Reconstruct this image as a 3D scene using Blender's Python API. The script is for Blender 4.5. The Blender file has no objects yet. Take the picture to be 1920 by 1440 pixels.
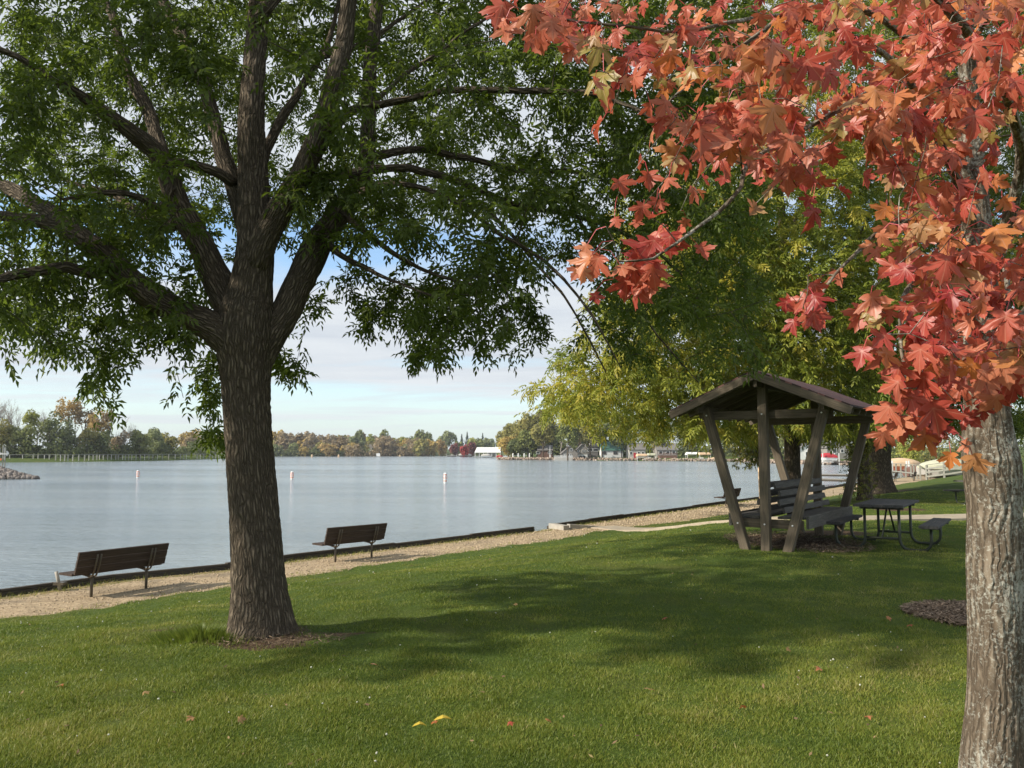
import bpy, math, random
import numpy as np
from mathutils import Vector, Matrix, noise as mnoise
rng = np.random.default_rng(11)
random.seed(5)
SC = bpy.context.scene
COL = SC.collection
PI = math.pi
F = 1500.0; HZ = 848.0; CAMZ = 1.6; WATER = -1.6
TH = math.atan((HZ - 720) / F)

# ------------------------------------------------------------------ rays used while laying the place out
def ray(u, v):
    u = np.asarray(u, float); v = np.asarray(v, float)
    x = (u - 960) / F; y = -(v - 720) / F
    dy = math.cos(TH) - y * math.sin(TH); dz = math.sin(TH) + y * math.cos(TH)
    return np.stack([x / dy, np.ones_like(x / dy), dz / dy], -1)
def P(u, v, Y):
    r = ray(u, v) * np.asarray(Y, float)[..., None]
    r[..., 2] += CAMZ
    return r
def G(u, v, z):
    r = ray(u, v)
    t = (z - CAMZ) / r[..., 2]
    r = r * t[..., None]; r[..., 2] += CAMZ
    return r

# ------------------------------------------------------------------ terrain
ZT = -.97
_w = G(np.array([0, 215, 425, 560, 740, 1001, 1032, 1168, 1300, 1420]), np.array([1104.5, 1076, 1056, 1038, 1018, 988, 983, 965, 948, 931.5]), ZT)[:, :2]
WALL = np.vstack([[(-60, -24), (-17, 9.6)], _w, [(26, 64), (38.5, 81.5), (48, 95)]])
LAKE = np.array([(-60, -28), (-120, -40), (-200, 20), (-190, 92), (-100, 92), (-70, 93), (-57.5, 98), (-70, 104), (-110, 110),
                 (-178, 190), (-170, 246), (-148, 262), (-137, 288), (-136, 322), (-141, 386), (-165, 470), (-185, 610), (-100, 760), (0, 880), (20, 800), (12, 520), (-4, 480), (8, 430),
                 (-5, 350), (0, 338), (20, 325), (78, 272), (76, 225), (85, 200), (150, 190), (130, 150), (85, 112)], float)
LAKE = np.vstack([LAKE, WALL[:0:-1]])
def seg_dist(p, a, b):
    ab = b - a; t = np.clip(((p - a) @ ab) / (ab @ ab), 0, 1)
    q = a + t[:, None] * ab
    return np.hypot(*(p - q).T)
def in_poly(p, poly):
    x, y = p[:, 0], p[:, 1]; c = np.zeros(len(p), bool)
    for i in range(len(poly)):
        x1, y1 = poly[i]; x2, y2 = poly[i - 1]
        m = ((y1 > y) != (y2 > y))
        with np.errstate(divide='ignore', invalid='ignore'):
            c ^= m & (x < (x2 - x1) * (y - y1) / (y2 - y1 + 1e-12) + x1)
    return c
def smooth(a, b, x):
    t = np.clip((x - a) / (b - a), 0, 1); return t * t * (3 - 2 * t)
def near_s(p):
    d = np.full(len(p), 1e9)
    for i in range(len(WALL) - 1):
        d = np.minimum(d, seg_dist(p, WALL[i], WALL[i + 1]))
    return d
def lake_s(p):
    d = np.full(len(p), 1e9)
    for i in range(len(LAKE)):
        d = np.minimum(d, seg_dist(p, LAKE[i], LAKE[i - 1]))
    return np.where(in_poly(p, LAKE), -d, d)
def terrain(x, y):
    p = np.stack([np.ravel(x), np.ravel(y)], 1).astype(float)
    s = lake_s(p); n = near_s(p)
    near = -1.11 + 0.02 * smooth(0.2, 2.0, n) + 1.12 * smooth(1.9, 11.0, n)
    far = WATER + 1.0 * smooth(-0.5, 2.5, s) + 1.2 * smooth(4, 60, s) + 6 * smooth(60, 500, s)
    w = smooth(0, 1, (p[:, 1] - 78) / 20)
    w = np.where(p[:, 0] < -40, smooth(30, 80, p[:, 1]), w)
    w = np.where((p[:, 0] > 0) & (p[:, 1] > 70), smooth(92, 110, p[:, 1]), w)
    land = near * (1 - w) + far * w
    lake = np.maximum(WATER - 0.5 - 0.12 * (-s), -5.0)
    z = np.where(s > -0.02, land, lake)
    z = z + 0.02 * np.sin(p[:, 0] * .9 + 1) * np.cos(p[:, 1] * .7) * (n > 2.5) * (n < 80)
    return z.reshape(np.shape(x)), s.reshape(np.shape(x)), n.reshape(np.shape(x))
_e = G(np.array([0, 425, 540, 700, 850, 1000, 1100, 1200, 1300, 1390]), np.array([1165, 1110, 1084, 1060, 1040, 1018, 1001, 987, 976, 965]), -1.10)[:, :2]
_en = near_s(_e)
def path_w(x, y): return np.interp(y, np.concatenate([_e[:, 1], [45, 62, 80, 95]]), np.concatenate([_en, [3.0, 3.6, 4.5, 5]])) + .12 * np.sin(np.asarray(x) * 1.3)
def tz(x, y):
    return float(terrain(np.array([x]), np.array([y]))[0][0])

# ------------------------------------------------------------------ node helpers
def new_mat(name):
    m = bpy.data.materials.new(name); m.use_nodes = True
    nt = m.node_tree; b = nt.nodes['Principled BSDF']
    return m, nt, b
def N(nt, t, **kw):
    n = nt.nodes.new(t)
    for k, v in kw.items():
        if k.startswith('i_'):
            key = k[2:]
            key = int(key) if key.isdigit() else key.replace('_', ' ')
            n.inputs[key].default_value = v
        else:
            setattr(n, k, v)
    return n
def L(nt, a, b): nt.links.new(a, b)
def ramp(nt, fac, stops, interp='LINEAR'):
    r = nt.nodes.new('ShaderNodeValToRGB'); r.color_ramp.interpolation = interp
    e = r.color_ramp.elements
    while len(e) < len(stops): e.new(0.5)
    for k, (p, c) in enumerate(stops):
        e[k].position = p; e[k].color = (c[0], c[1], c[2], 1)
    L(nt, fac, r.inputs[0]); return r.outputs[0]
def mixc(nt, fac, a, b, mode='MIX'):
    n = nt.nodes.new('ShaderNodeMix'); n.data_type = 'RGBA'; n.blend_type = mode
    for s, x in ((n.inputs[0], fac), (n.inputs[6], a), (n.inputs[7], b)):
        if isinstance(x, (int, float)): s.default_value = x
        elif isinstance(x, tuple): s.default_value = (*x[:3], 1)
        else: L(nt, x, s)
    return n.outputs[2]
def attr(nt, name): return N(nt, 'ShaderNodeAttribute', attribute_name=name)
def noise(nt, vec, scale, detail=4, rough=.55, dist=0.):
    n = N(nt, 'ShaderNodeTexNoise'); n.inputs['Scale'].default_value = scale
    n.inputs['Detail'].default_value = detail; n.inputs['Roughness'].default_value = rough; n.inputs['Distortion'].default_value = dist
    if vec is not None: L(nt, vec, n.inputs['Vector'])
    return n.outputs[0]
def scalev(nt, vec, s):
    n = N(nt, 'ShaderNodeMapping'); n.inputs['Scale'].default_value = s; L(nt, vec, n.inputs['Vector']); return n.outputs[0]
def bump(nt, b, h, strength=.5, dist=.01):
    n = N(nt, 'ShaderNodeBump'); n.inputs['Strength'].default_value = strength; n.inputs['Distance'].default_value = dist
    L(nt, h, n.inputs['Height']); L(nt, n.outputs[0], b.inputs['Normal']); return n
def math_(nt, op, a, b=0.0, c=None):
    n = N(nt, 'ShaderNodeMath', operation=op)
    for k, x in enumerate((a, b) if c is None else (a, b, c)):
        if isinstance(x, (int, float)): n.inputs[k].default_value = x
        else: L(nt, x, n.inputs[k])
    return n.outputs[0]

def mat_wood(name, dark, light, lichen=None, rough=.85):
    m, nt, b = new_mat(name); a = attr(nt, 'uvw').outputs['Vector']
    g = noise(nt, scalev(nt, a, (1.6, 26, 26)), 2.2, 6, .62, .6)
    g2 = noise(nt, scalev(nt, a, (.9, 5, 5)), 1.3, 3, .5)
    c = ramp(nt, g, [(.28, dark), (.52, tuple((x + y) / 2 for x, y in zip(dark, light))), (.75, light)])
    c = mixc(nt, g2, c, tuple(x * 1.25 for x in dark), 'MIX')
    c = mixc(nt, .35, c, ramp(nt, g, [(.35, dark), (.7, light)]))
    L(nt, c, b.inputs['Base Color']); b.inputs['Roughness'].default_value = rough; b.inputs['Specular IOR Level'].default_value = .25
    bump(nt, b, g, .6, .006); return m
def mat_plain(name, col, rough=.6, metal=0., var=.12, scale=3., spec=.4):
    m, nt, b = new_mat(name); tc = N(nt, 'ShaderNodeTexCoord').outputs['Object']
    n = noise(nt, tc, scale, 5, .6)
    c = ramp(nt, n, [(.25, tuple(x * (1 - var) for x in col)), (.75, tuple(min(1, x * (1 + var)) for x in col))])
    L(nt, c, b.inputs['Base Color']); b.inputs['Roughness'].default_value = rough; b.inputs['Metallic'].default_value = metal
    b.inputs['Specular IOR Level'].default_value = spec
    bump(nt, b, n, .15, .005); return m
def mat_leaf(name, stops, trans=.35, tcol=None, rough=.5, vein=None):
    m, nt, b = new_mat(name); r = attr(nt, 'rnd').outputs['Fac']
    c = ramp(nt, r, stops)
    if vein:
        v = math_(nt, 'POWER', attr(nt, 'vein').outputs['Fac'], 6.)
        c = mixc(nt, math_(nt, 'MULTIPLY', v, .75), c, vein)
        tc = N(nt, 'ShaderNodeTexCoord').outputs['Object']
        n = noise(nt, tc, 60, 4, .6)
        c = mixc(nt, math_(nt, 'MULTIPLY', n, .45), c, ramp(nt, r, [(0, (.30, .035, .03)), (.6, (.36, .10, .035)), (1, (.2, .16, .03))]))
    L(nt, c, b.inputs['Base Color']); b.inputs['Roughness'].default_value = rough; b.inputs['Specular IOR Level'].default_value = .35
    t = N(nt, 'ShaderNodeBsdfTranslucent'); mx = N(nt, 'ShaderNodeMixShader'); mx.inputs[0].default_value = trans
    if tcol: L(nt, mixc(nt, .5, c, tcol), t.inputs[0])
    else: L(nt, c, t.inputs[0])
    L(nt, b.outputs[0], mx.inputs[1]); L(nt, t.outputs[0], mx.inputs[2])
    L(nt, mx.outputs[0], nt.nodes['Material Output'].inputs[0]); return m
def mat_bark(name, dark, light, lichen=None, ks=(30, 30, 5), bstr=.9, bdist=.03, lamt=.6):
    m, nt, b = new_mat(name); a = attr(nt, 'uvw').outputs['Vector']
    v = N(nt, 'ShaderNodeTexVoronoi', feature='DISTANCE_TO_EDGE'); v.inputs['Scale'].default_value = 1.0
    warp = noise(nt, a, 6, 3)
    mp = scalev(nt, a, ks)
    add = N(nt, 'ShaderNodeVectorMath', operation='ADD'); L(nt, mp, add.inputs[0])
    comb = N(nt, 'ShaderNodeCombineXYZ'); w3 = math_(nt, 'MULTIPLY', warp, 2.5)
    L(nt, w3, comb.inputs[0]); L(nt, w3, comb.inputs[1]); L(nt, comb.outputs[0], add.inputs[1]); L(nt, add.outputs[0], v.inputs['Vector'])
    n = noise(nt, scalev(nt, a, (ks[0] * 1.6, ks[1] * 1.6, ks[2] * 1.6)), 1.0, 6, .65)
    e = math_(nt, 'MULTIPLY', math_(nt, 'MINIMUM', v.outputs[0], .35), 2.6)
    h = math_(nt, 'ADD', math_(nt, 'MULTIPLY', e, .6), math_(nt, 'MULTIPLY', n, .55))
    c = ramp(nt, h, [(.18, tuple(x * .45 for x in dark)), (.5, dark), (.92, light)])
    big = noise(nt, a, 2.2, 3)
    c = mixc(nt, math_(nt, 'MULTIPLY', big, .45), c, tuple(x * .8 for x in dark))
    if lichen:
        ln = noise(nt, a, 55, 8, .78, .5)
        lp = noise(nt, a, 3.2, 3, .5)
        s = math_(nt, 'ADD', ln, math_(nt, 'MULTIPLY', math_(nt, 'SUBTRACT', lp, .5), .45))
        f = ramp(nt, s, [(.505, (0, 0, 0)), (.60, (1, 1, 1))])
        c = mixc(nt, math_(nt, 'MULTIPLY', f, lamt), c, lichen)
    L(nt, c, b.inputs['Base Color']); b.inputs['Roughness'].default_value = .92; b.inputs['Specular IOR Level'].default_value = .15
    bump(nt, b, h, bstr, bdist); return m

# ------------------------------------------------------------------ mesh helpers
class MB:
    def __init__(s): s.v = []; s.f = []; s.uvw = []; s.a = {}; s.n = 0
    def add(s, v, f, uvw=None, **at):
        v = np.asarray(v, float).reshape(-1, 3)
        s.v.append(v); s.f += [tuple(int(i) + s.n for i in q) for q in f]
        s.uvw.append(np.asarray(uvw, float).reshape(-1, 3) if uvw is not None else v.copy())
        for k, x in at.items(): s.a.setdefault(k, []).append((s.n, np.broadcast_to(np.asarray(x, float), (len(v),)).copy()))
        s.n += len(v)
    def build(s, name, mat=None, parent=None, smooth_=False):
        v = np.concatenate(s.v) if s.v else np.zeros((0, 3))
        me = bpy.data.meshes.new(name); me.from_pydata(v.tolist(), [], s.f)
        u = me.attributes.new('uvw', 'FLOAT_VECTOR', 'POINT'); u.data.foreach_set('vector', np.concatenate(s.uvw).ravel())
        for k, lst in s.a.items():
            arr = np.zeros(s.n)
            for o, x in lst: arr[o:o + len(x)] = x
            me.attributes.new(k, 'FLOAT', 'POINT').data.foreach_set('value', arr)
        if smooth_: me.polygons.foreach_set('use_smooth', [True] * len(me.polygons))
        o = bpy.data.objects.new(name, me); COL.objects.link(o)
        if mat: me.materials.append(mat)
        if parent: o.parent = parent
        return o
    def box(s, c, size, M=None, uv=True):
        """box centred at c in the frame M (columns = axes)"""
        h = np.array(size) / 2
        k = np.array([[x, y, z] for x in (-1, 1) for y in (-1, 1) for z in (-1, 1)]) * h
        w = k if M is None else k @ np.asarray(M).T
        off = rng.uniform(-9, 9, 3)
        s.add(w + np.asarray(c), [(0, 1, 3, 2), (4, 6, 7, 5), (0, 4, 5, 1), (2, 3, 7, 6), (0, 2, 6, 4), (1, 5, 7, 3)], k[:, np.argsort(-np.array(size))] + off)
    def beam(s, p0, p1, w, t, up=(0, 0, 1), ch=.006):
        """plank from p0 to p1; w across, t along 'up'; slightly chamfered long edges; uvw runs along the grain"""
        p0 = np.array(p0, float); p1 = np.array(p1, float); d = p1 - p0; l = np.linalg.norm(d); x = d / l
        up = np.array(up, float); y = np.cross(up, x); y /= np.linalg.norm(y); z = np.cross(x, y)
        a, b = w / 2, t / 2; c = min(ch, a * .4, b * .4)
        prof = [(-a + c, -b), (a - c, -b), (a, -b + c), (a, b - c), (a - c, b), (-a + c, b), (-a, b - c), (-a, -b + c)]
        V = []; U = []; off = rng.uniform(-9, 9, 3)
        for k, pp in enumerate((p0, p1)):
            for q in prof:
                V.append(pp + y * q[0] + z * q[1]); U.append(np.array([l * k, q[0], q[1]]) + off)
        fs = [tuple(range(7, -1, -1)), tuple(range(8, 16))] + [(i, (i + 1) % 8, 8 + (i + 1) % 8, 8 + i) for i in range(8)]
        s.add(V, fs, U)
    def tube(s, pts, rad, k=8, cap=True, disp=None):
        pts = np.asarray(pts, float); n = len(pts); rad = np.broadcast_to(np.asarray(rad, float), (n,))
        t = np.gradient(pts, axis=0); t /= np.linalg.norm(t, axis=1)[:, None] + 1e-12
        a = np.cross(t[0], (0, 0, 1.)) if abs(t[0][2]) < .9 else np.cross(t[0], (1., 0, 0)); a /= np.linalg.norm(a)
        A = [a]
        for i in range(1, n):
            a = A[-1] - t[i] * (A[-1] @ t[i]); a /= np.linalg.norm(a) + 1e-12; A.append(a)
        A = np.array(A); B = np.cross(t, A)
        th = np.arange(k) * 2 * PI / k
        ln = np.concatenate([[0], np.cumsum(np.linalg.norm(np.diff(pts, axis=0), axis=1))])
        R = rad[:, None] * np.ones(k)
        if disp is not None: R = R + disp(th, ln, rad)
        V = pts[:, None, :] + R[..., None] * (np.cos(th)[None, :, None] * A[:, None, :] + np.sin(th)[None, :, None] * B[:, None, :])
        off = rng.uniform(-5, 5)
        U = np.stack([rad[:, None] * np.cos(th) + off, rad[:, None] * np.sin(th) + off, ln[:, None] + off + 0 * th], -1)
        fs = []
        for i in range(n - 1):
            o = i * k
            for j in range(k):
                j2 = (j + 1) % k; fs.append((o + j, o + j2, o + k + j2, o + k + j))
        if cap: fs.append(tuple(range(k - 1, -1, -1))); fs.append(tuple((n - 1) * k + j for j in range(k)))
        s.add(V.reshape(-1, 3), fs, U.reshape(-1, 3))

def fast_mesh(name, V, T, mat, parent=None, **at):
    """V (n,3), T (m,k) triangles or quads, attributes per vertex"""
    V = np.asarray(V, np.float32); T = np.asarray(T, np.int32); m, k = T.shape
    me = bpy.data.meshes.new(name); me.vertices.add(len(V)); me.vertices.foreach_set('co', V.ravel())
    me.loops.add(m * k); me.loops.foreach_set('vertex_index', T.ravel())
    me.polygons.add(m); me.polygons.foreach_set('loop_start', np.arange(0, m * k, k, dtype=np.int32))
    try: me.polygons.foreach_set('loop_total', np.full(m, k, np.int32))
    except Exception: pass
    me.update(calc_edges=True)
    for kx, x in at.items():
        me.attributes.new(kx, 'FLOAT', 'POINT').data.foreach_set('value', np.asarray(x, np.float32).ravel())
    me.materials.append(mat)
    o = bpy.data.objects.new(name, me); COL.objects.link(o)
    if parent: o.parent = parent
    return o
def tag(o, label=None, cat=None, group=None, kind=None):
    if label: o['label'] = label
    if cat: o['category'] = cat
    if group: o['group'] = group
    if kind: o['kind'] = kind
    return o
def thing(name, loc, label, cat, group=None, rz=0.):
    o = bpy.data.objects.new(name, None); COL.objects.link(o); o.location = loc; o.rotation_euler = (0, 0, rz); o.empty_display_size = .2
    return tag(o, label, cat, group)
def copy_thing(o, loc, rz, label, group=None):
    r = o.copy(); COL.objects.link(r); r.location = loc; r.rotation_euler = (0, 0, rz); r['label'] = label
    if group: r['group'] = group
    for c in list(o.children):
        d = c.copy(); COL.objects.link(d); d.parent = r
        for g in list(c.children):
            e = g.copy(); COL.objects.link(e); e.parent = d
    return r
def unit(a): return a / (np.linalg.norm(a, axis=-1, keepdims=True) + 1e-12)
def rnd_dirs(n): return unit(rng.normal(size=(n, 3)))
def local(obj_root, pts): return np.asarray(pts) - np.array(obj_root.location)

# ------------------------------------------------------------------ camera, world, sun
cam = bpy.data.cameras.new('camera'); co = bpy.data.objects.new('camera', cam); COL.objects.link(co); SC.camera = co
cam.sensor_width = 36; cam.lens = F / 1920 * 36; cam.clip_end = 12000; cam.clip_start = .05
co.location = (0, 0, CAMZ); co.rotation_euler = (PI / 2 + TH, 0, 0)
SUN_EL = math.radians(31); SUN_AZ = math.atan2(-.955, -.30)
w = bpy.data.worlds.new("World"); SC.world = w; w.use_nodes = True; nt = w.node_tree; bg = nt.nodes['Background']
sk = N(nt, 'ShaderNodeTexSky', sky_type='NISHITA'); sk.sun_disc = False; sk.sun_elevation = SUN_EL; sk.sun_rotation = SUN_AZ % (2 * PI)
sk.air_density = 1.0; sk.dust_density = .6; sk.ozone_density = 1.2; sk.altitude = 200
tc = N(nt, 'ShaderNodeTexCoord').outputs['Generated']
sep = N(nt, 'ShaderNodeSeparateXYZ'); L(nt, tc, sep.inputs[0]); z = sep.outputs[2]
zc = math_(nt, 'MAXIMUM', z, 0.0)
inv = math_(nt, 'DIVIDE', 1.0, math_(nt, 'ADD', zc, .045))
cx = N(nt, 'ShaderNodeCombineXYZ'); L(nt, math_(nt, 'MULTIPLY', sep.outputs[0], inv), cx.inputs[0]); L(nt, math_(nt, 'MULTIPLY', sep.outputs[1], inv), cx.inputs[1])
c1 = noise(nt, scalev(nt, cx.outputs[0], (.16, .36, 1)), 1.0, 8, .58, .35)
c2 = noise(nt, scalev(nt, cx.outputs[0], (.55, .9, 1)), 1.0, 6, .6, .3)
cv = math_(nt, 'ADD', math_(nt, 'MULTIPLY', c1, .72), math_(nt, 'MULTIPLY', c2, .28))
bias = N(nt, 'ShaderNodeFloatCurve'); L(nt, zc, bias.inputs[1])
cu = bias.mapping.curves[0]
pts = [(0, .50), (.04, .44), (.075, .47), (.10, .60), (.17, .60), (.205, .50), (.25, .45), (.30, .56), (.42, .62), (.7, .58), (1, .55)]
cu.points[0].location = pts[0]; cu.points[-1].location = pts[-1]
for p_ in pts[1:-1]: cu.points.new(*p_)
bias.mapping.update()
cv = math_(nt, 'ADD', cv, math_(nt, 'SUBTRACT', bias.outputs[0], .5))
cf = ramp(nt, cv, [(.44, (0, 0, 0)), (.50, (.5, .5, .5)), (.57, (.97, .97, .97))])
shade = ramp(nt, c2, [(.3, (3.15, 3.42, 3.8)), (.62, (4.0, 4.2, 4.38))])
hz = ramp(nt, zc, [(0, (1, 1, 1)), (.05, (.55, .55, .55)), (.11, (.22, .22, .22)), (.25, (0, 0, 0))])
base = mixc(nt, math_(nt, 'MULTIPLY', hz, .85), mixc(nt, 1.0, sk.outputs[0], (.98, 1.06, 1.10), 'MULTIPLY'), (3.3, 3.85, 4.15))
fin = mixc(nt, cf, base, shade)
L(nt, fin, bg.inputs[0]); bg.inputs[1].default_value = .15
sl = bpy.data.lights.new('sun', 'SUN'); so = bpy.data.objects.new('sun', sl); COL.objects.link(so)
sl.energy = 4.8; sl.angle = math.radians(.9); sl.color = (1, .92, .80)
sd = Vector((math.sin(SUN_AZ) * math.cos(SUN_EL), math.cos(SUN_AZ) * math.cos(SUN_EL), math.sin(SUN_EL)))
so.rotation_euler = sd.to_track_quat('Z', 'Y').to_euler(); so.location = (-20, -10, 30)
SC.view_settings.view_transform = 'Standard'; SC.view_settings.look = 'None'; SC.view_settings.exposure = .45; SC.view_settings.gamma = 1
SC.cycles.max_bounces = 6; SC.cycles.transparent_max_bounces = 4; SC.cycles.use_denoising = True
SUNV = np.array(sd)

# ------------------------------------------------------------------ materials
M_ASHBARK = mat_bark('ash bark', (.115, .091, .065), (.285, .23, .165), ks=(40, 40, 5.5), bstr=1.0, bdist=.045)
M_FARBARK = mat_bark('park tree bark', (.09, .07, .05), (.26, .205, .14), ks=(16, 16, 4))
M_MAPLEBARK = mat_bark('maple bark', (.13, .10, .07), (.28, .23, .17), lichen=(.42, .42, .36), ks=(34, 34, 4.6), bstr=.9, bdist=.022, lamt=.72)
M_TWIG = mat_plain('twig bark', (.06, .047, .033), .9, var=.3, scale=20)
M_REDTWIG = mat_plain('maple twig', (.16, .09, .06), .8, var=.35, scale=20)
M_ASHLEAF = mat_leaf('ash leaves', [(0, (.045, .072, .012)), (.5, (.088, .125, .019)), (.85, (.135, .180, .027)), (1, (.21, .23, .035))], .52, tcol=(.18, .25, .025))
M_LIMELEAF = mat_leaf('yellow green leaves', [(0, (.095, .14, .022)), (.45, (.21, .26, .036)), (.8, (.35, .36, .05)), (1, (.48, .41, .06))], .5)
M_PARKLEAF = mat_leaf('park tree leaves', [(0, (.09, .135, .022)), (.5, (.19, .235, .034)), (1, (.37, .35, .05))], .5)
M_MAPLELEAF = mat_leaf('maple leaves', [(0, (.29, .032, .030)), (.22, (.42, .068, .048)), (.42, (.50, .125, .075)), (.60, (.52, .20, .11)), (.74, (.64, .21, .05)), (.86, (.42, .26, .13)), (1, (.30, .26, .06))], .36, tcol=(.78, .15, .07), vein=(.66, .36, .24), rough=.4)
M_WOOD = mat_wood('weathered timber', (.075, .060, .042), (.235, .19, .135))
M_WOODL = mat_wood('grey seat plank', (.070, .065, .057), (.21, .19, .165))
M_BROWN = mat_wood('brown bench plank', (.036, .026, .020), (.10, .070, .053))
M_TABLE = mat_wood('dark table plank', (.055, .052, .050), (.13, .125, .118))
M_WALLW = mat_wood('seawall timber', (.048, .040, .032), (.125, .108, .085), rough=1.0)
M_PALEW = mat_wood('bleached dock plank', (.20, .185, .16), (.42, .39, .34))
M_STEEL = mat_plain('brown painted steel tube', (.105, .085, .06), .5, .3, var=.3)
M_GSTEEL = mat_plain('dark green steel tube', (.055, .062, .045), .5, .3, var=.25)
M_CONC = mat_plain('concrete', (.36, .33, .28), .9, var=.2, scale=6)
M_WHITE = mat_plain('white paint', (.74, .74, .72), .55, var=.06)
M_OFFW = mat_plain('off white siding', (.46, .44, .40), .6, var=.08)
M_GREYS = mat_plain('grey siding', (.25, .235, .21), .7, var=.1)
M_BRNS = mat_plain('brown siding', (.16, .085, .06), .7, var=.2)
M_ROOFG = mat_plain('green roof', (.06, .16, .12), .6, var=.15)
M_ROOFD = mat_plain('grey shingles', (.17, .16, .15), .85, var=.25)
M_GLASS = mat_plain('dark window glass', (.03, .035, .04), .12, var=.2, spec=.8)
M_RED = mat_plain('red canvas', (.42, .03, .04), .7, var=.15)
M_TAN = mat_plain('tan canvas', (.60, .42, .26), .7, var=.1)
M_TARP = mat_plain('pale green tarp', (.46, .46, .33), .7, var=.1)
M_ORANGE = mat_plain('orange paint', (.70, .17, .06), .5, var=.1)
M_RAILG = mat_wood('grey rail timber', (.19, .19, .165), (.40, .39, .33))
M_TEAL = mat_plain('teal canvas', (.05, .30, .30), .7)
M_IVY = mat_leaf('ivy leaves', [(0, (.07, .10, .02)), (.5, (.17, .18, .03)), (1, (.34, .31, .06))], .3)

def mat_roof():
    m, nt, b = new_mat('red brown shingles'); a = attr(nt, 'uvw').outputs['Vector']
    br = N(nt, 'ShaderNodeTexBrick'); L(nt, a, br.inputs['Vector']); br.inputs['Scale'].default_value = 1.0
    br.inputs['Brick Width'].default_value = .3; br.inputs['Row Height'].default_value = .14; br.inputs['Mortar Size'].default_value = .012
    br.inputs['Color1'].default_value = (.16, .07, .06, 1); br.inputs['Color2'].default_value = (.23, .10, .085, 1); br.inputs['Mortar'].default_value = (.03, .018, .015, 1)
    n = noise(nt, a, 30, 5, .7)
    L(nt, mixc(nt, math_(nt, 'MULTIPLY', n, .5), br.outputs[0], (.10, .06, .05)), b.inputs['Base Color']); b.inputs['Roughness'].default_value = .9
    bump(nt, b, br.outputs[1], -.6, .01); return m
M_ROOF = mat_roof()

def mat_ground():
    m, nt, b = new_mat('lawn and gravel'); tc = N(nt, 'ShaderNodeTexCoord').outputs['Object']
    n1 = noise(nt, tc, .5, 4, .55); n2 = noise(nt, tc, 3.5, 5, .6); n3 = noise(nt, tc, 45, 4, .7)
    g = ramp(nt, n1, [(.30, (.055, .088, .015)), (.5, (.08, .115, .02)), (.66, (.125, .13, .032))])
    g = mixc(nt, math_(nt, 'MULTIPLY', n2, .5), g, (.075, .11, .022))
    g = mixc(nt, math_(nt, 'MULTIPLY', ramp(nt, n3, [(.35, (1, 1, 1)), (.6, (0, 0, 0))]), .6), g, (.028, .048, .010))
    # gravel
    v = N(nt, 'ShaderNodeTexVoronoi'); v.inputs['Scale'].default_value = 34; L(nt, tc, v.inputs['Vector'])
    gn = noise(nt, tc, 9, 6, .7)
    gr = ramp(nt, v.outputs['Color'], [(0, (.24, .175, .105)), (.45, (.42, .32, .20)), (1, (.58, .46, .31))])
    gr = mixc(nt, math_(nt, 'MULTIPLY', gn, .55), gr, (.36, .27, .17))
    gr = mixc(nt, ramp(nt, noise(nt, tc, 5.5, 7, .75), [(.38, (.75, .75, .75)), (.52, (0, 0, 0))]), gr, (.20, .15, .095))
    gr = mixc(nt, ramp(nt, noise(nt, tc, 1.3, 4), [(.52, (0, 0, 0)), (.72, (.7, .7, .7))]), gr, (.17, .14, .10))
    soil = ramp(nt, noise(nt, tc, 26, 6, .75), [(.3, (.045, .030, .020)), (.6, (.11, .075, .048)), (.8, (.22, .155, .10))])
    s = attr(nt, 'path').outputs['Fac']
    sw = math_(nt, 'ADD', s, math_(nt, 'MULTIPLY', math_(nt, 'SUBTRACT', noise(nt, tc, 2.2, 5, .7), .5), .5))
    gf = ramp(nt, sw, [(.47, (0, 0, 0)), (.53, (1, 1, 1))])
    c = mixc(nt, gf, g, gr)
    # thin dry growth along the foot of the wall
    wd = attr(nt, 'weed').outputs['Fac']
    wf = ramp(nt, math_(nt, 'ADD', wd, math_(nt, 'MULTIPLY', math_(nt, 'SUBTRACT', noise(nt, tc, 5, 5, .7), .5), .9)), [(.5, (0, 0, 0)), (.66, (1, 1, 1))])
    c = mixc(nt, math_(nt, 'MULTIPLY', wf, .8), c, ramp(nt, n2, [(.35, (.09, .10, .025)), (.65, (.26, .19, .08))]))
    so_ = attr(nt, 'soil').outputs['Fac']
    sf = ramp(nt, math_(nt, 'ADD', so_, math_(nt, 'MULTIPLY', math_(nt, 'SUBTRACT', noise(nt, tc, 7, 5, .7), .5), .8)), [(.45, (0, 0, 0)), (.6, (1, 1, 1))])
    c = mixc(nt, sf, c, soil)
    L(nt, c, b.inputs['Base Color']); b.inputs['Roughness'].default_value = .95; b.inputs['Specular IOR Level'].default_value = .1
    hh = math_(nt, 'ADD', n3, math_(nt, 'MULTIPLY', v.outputs['Distance'], .6))
    bump(nt, b, hh, .7, .02); return m
M_GROUND = mat_ground()

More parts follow.
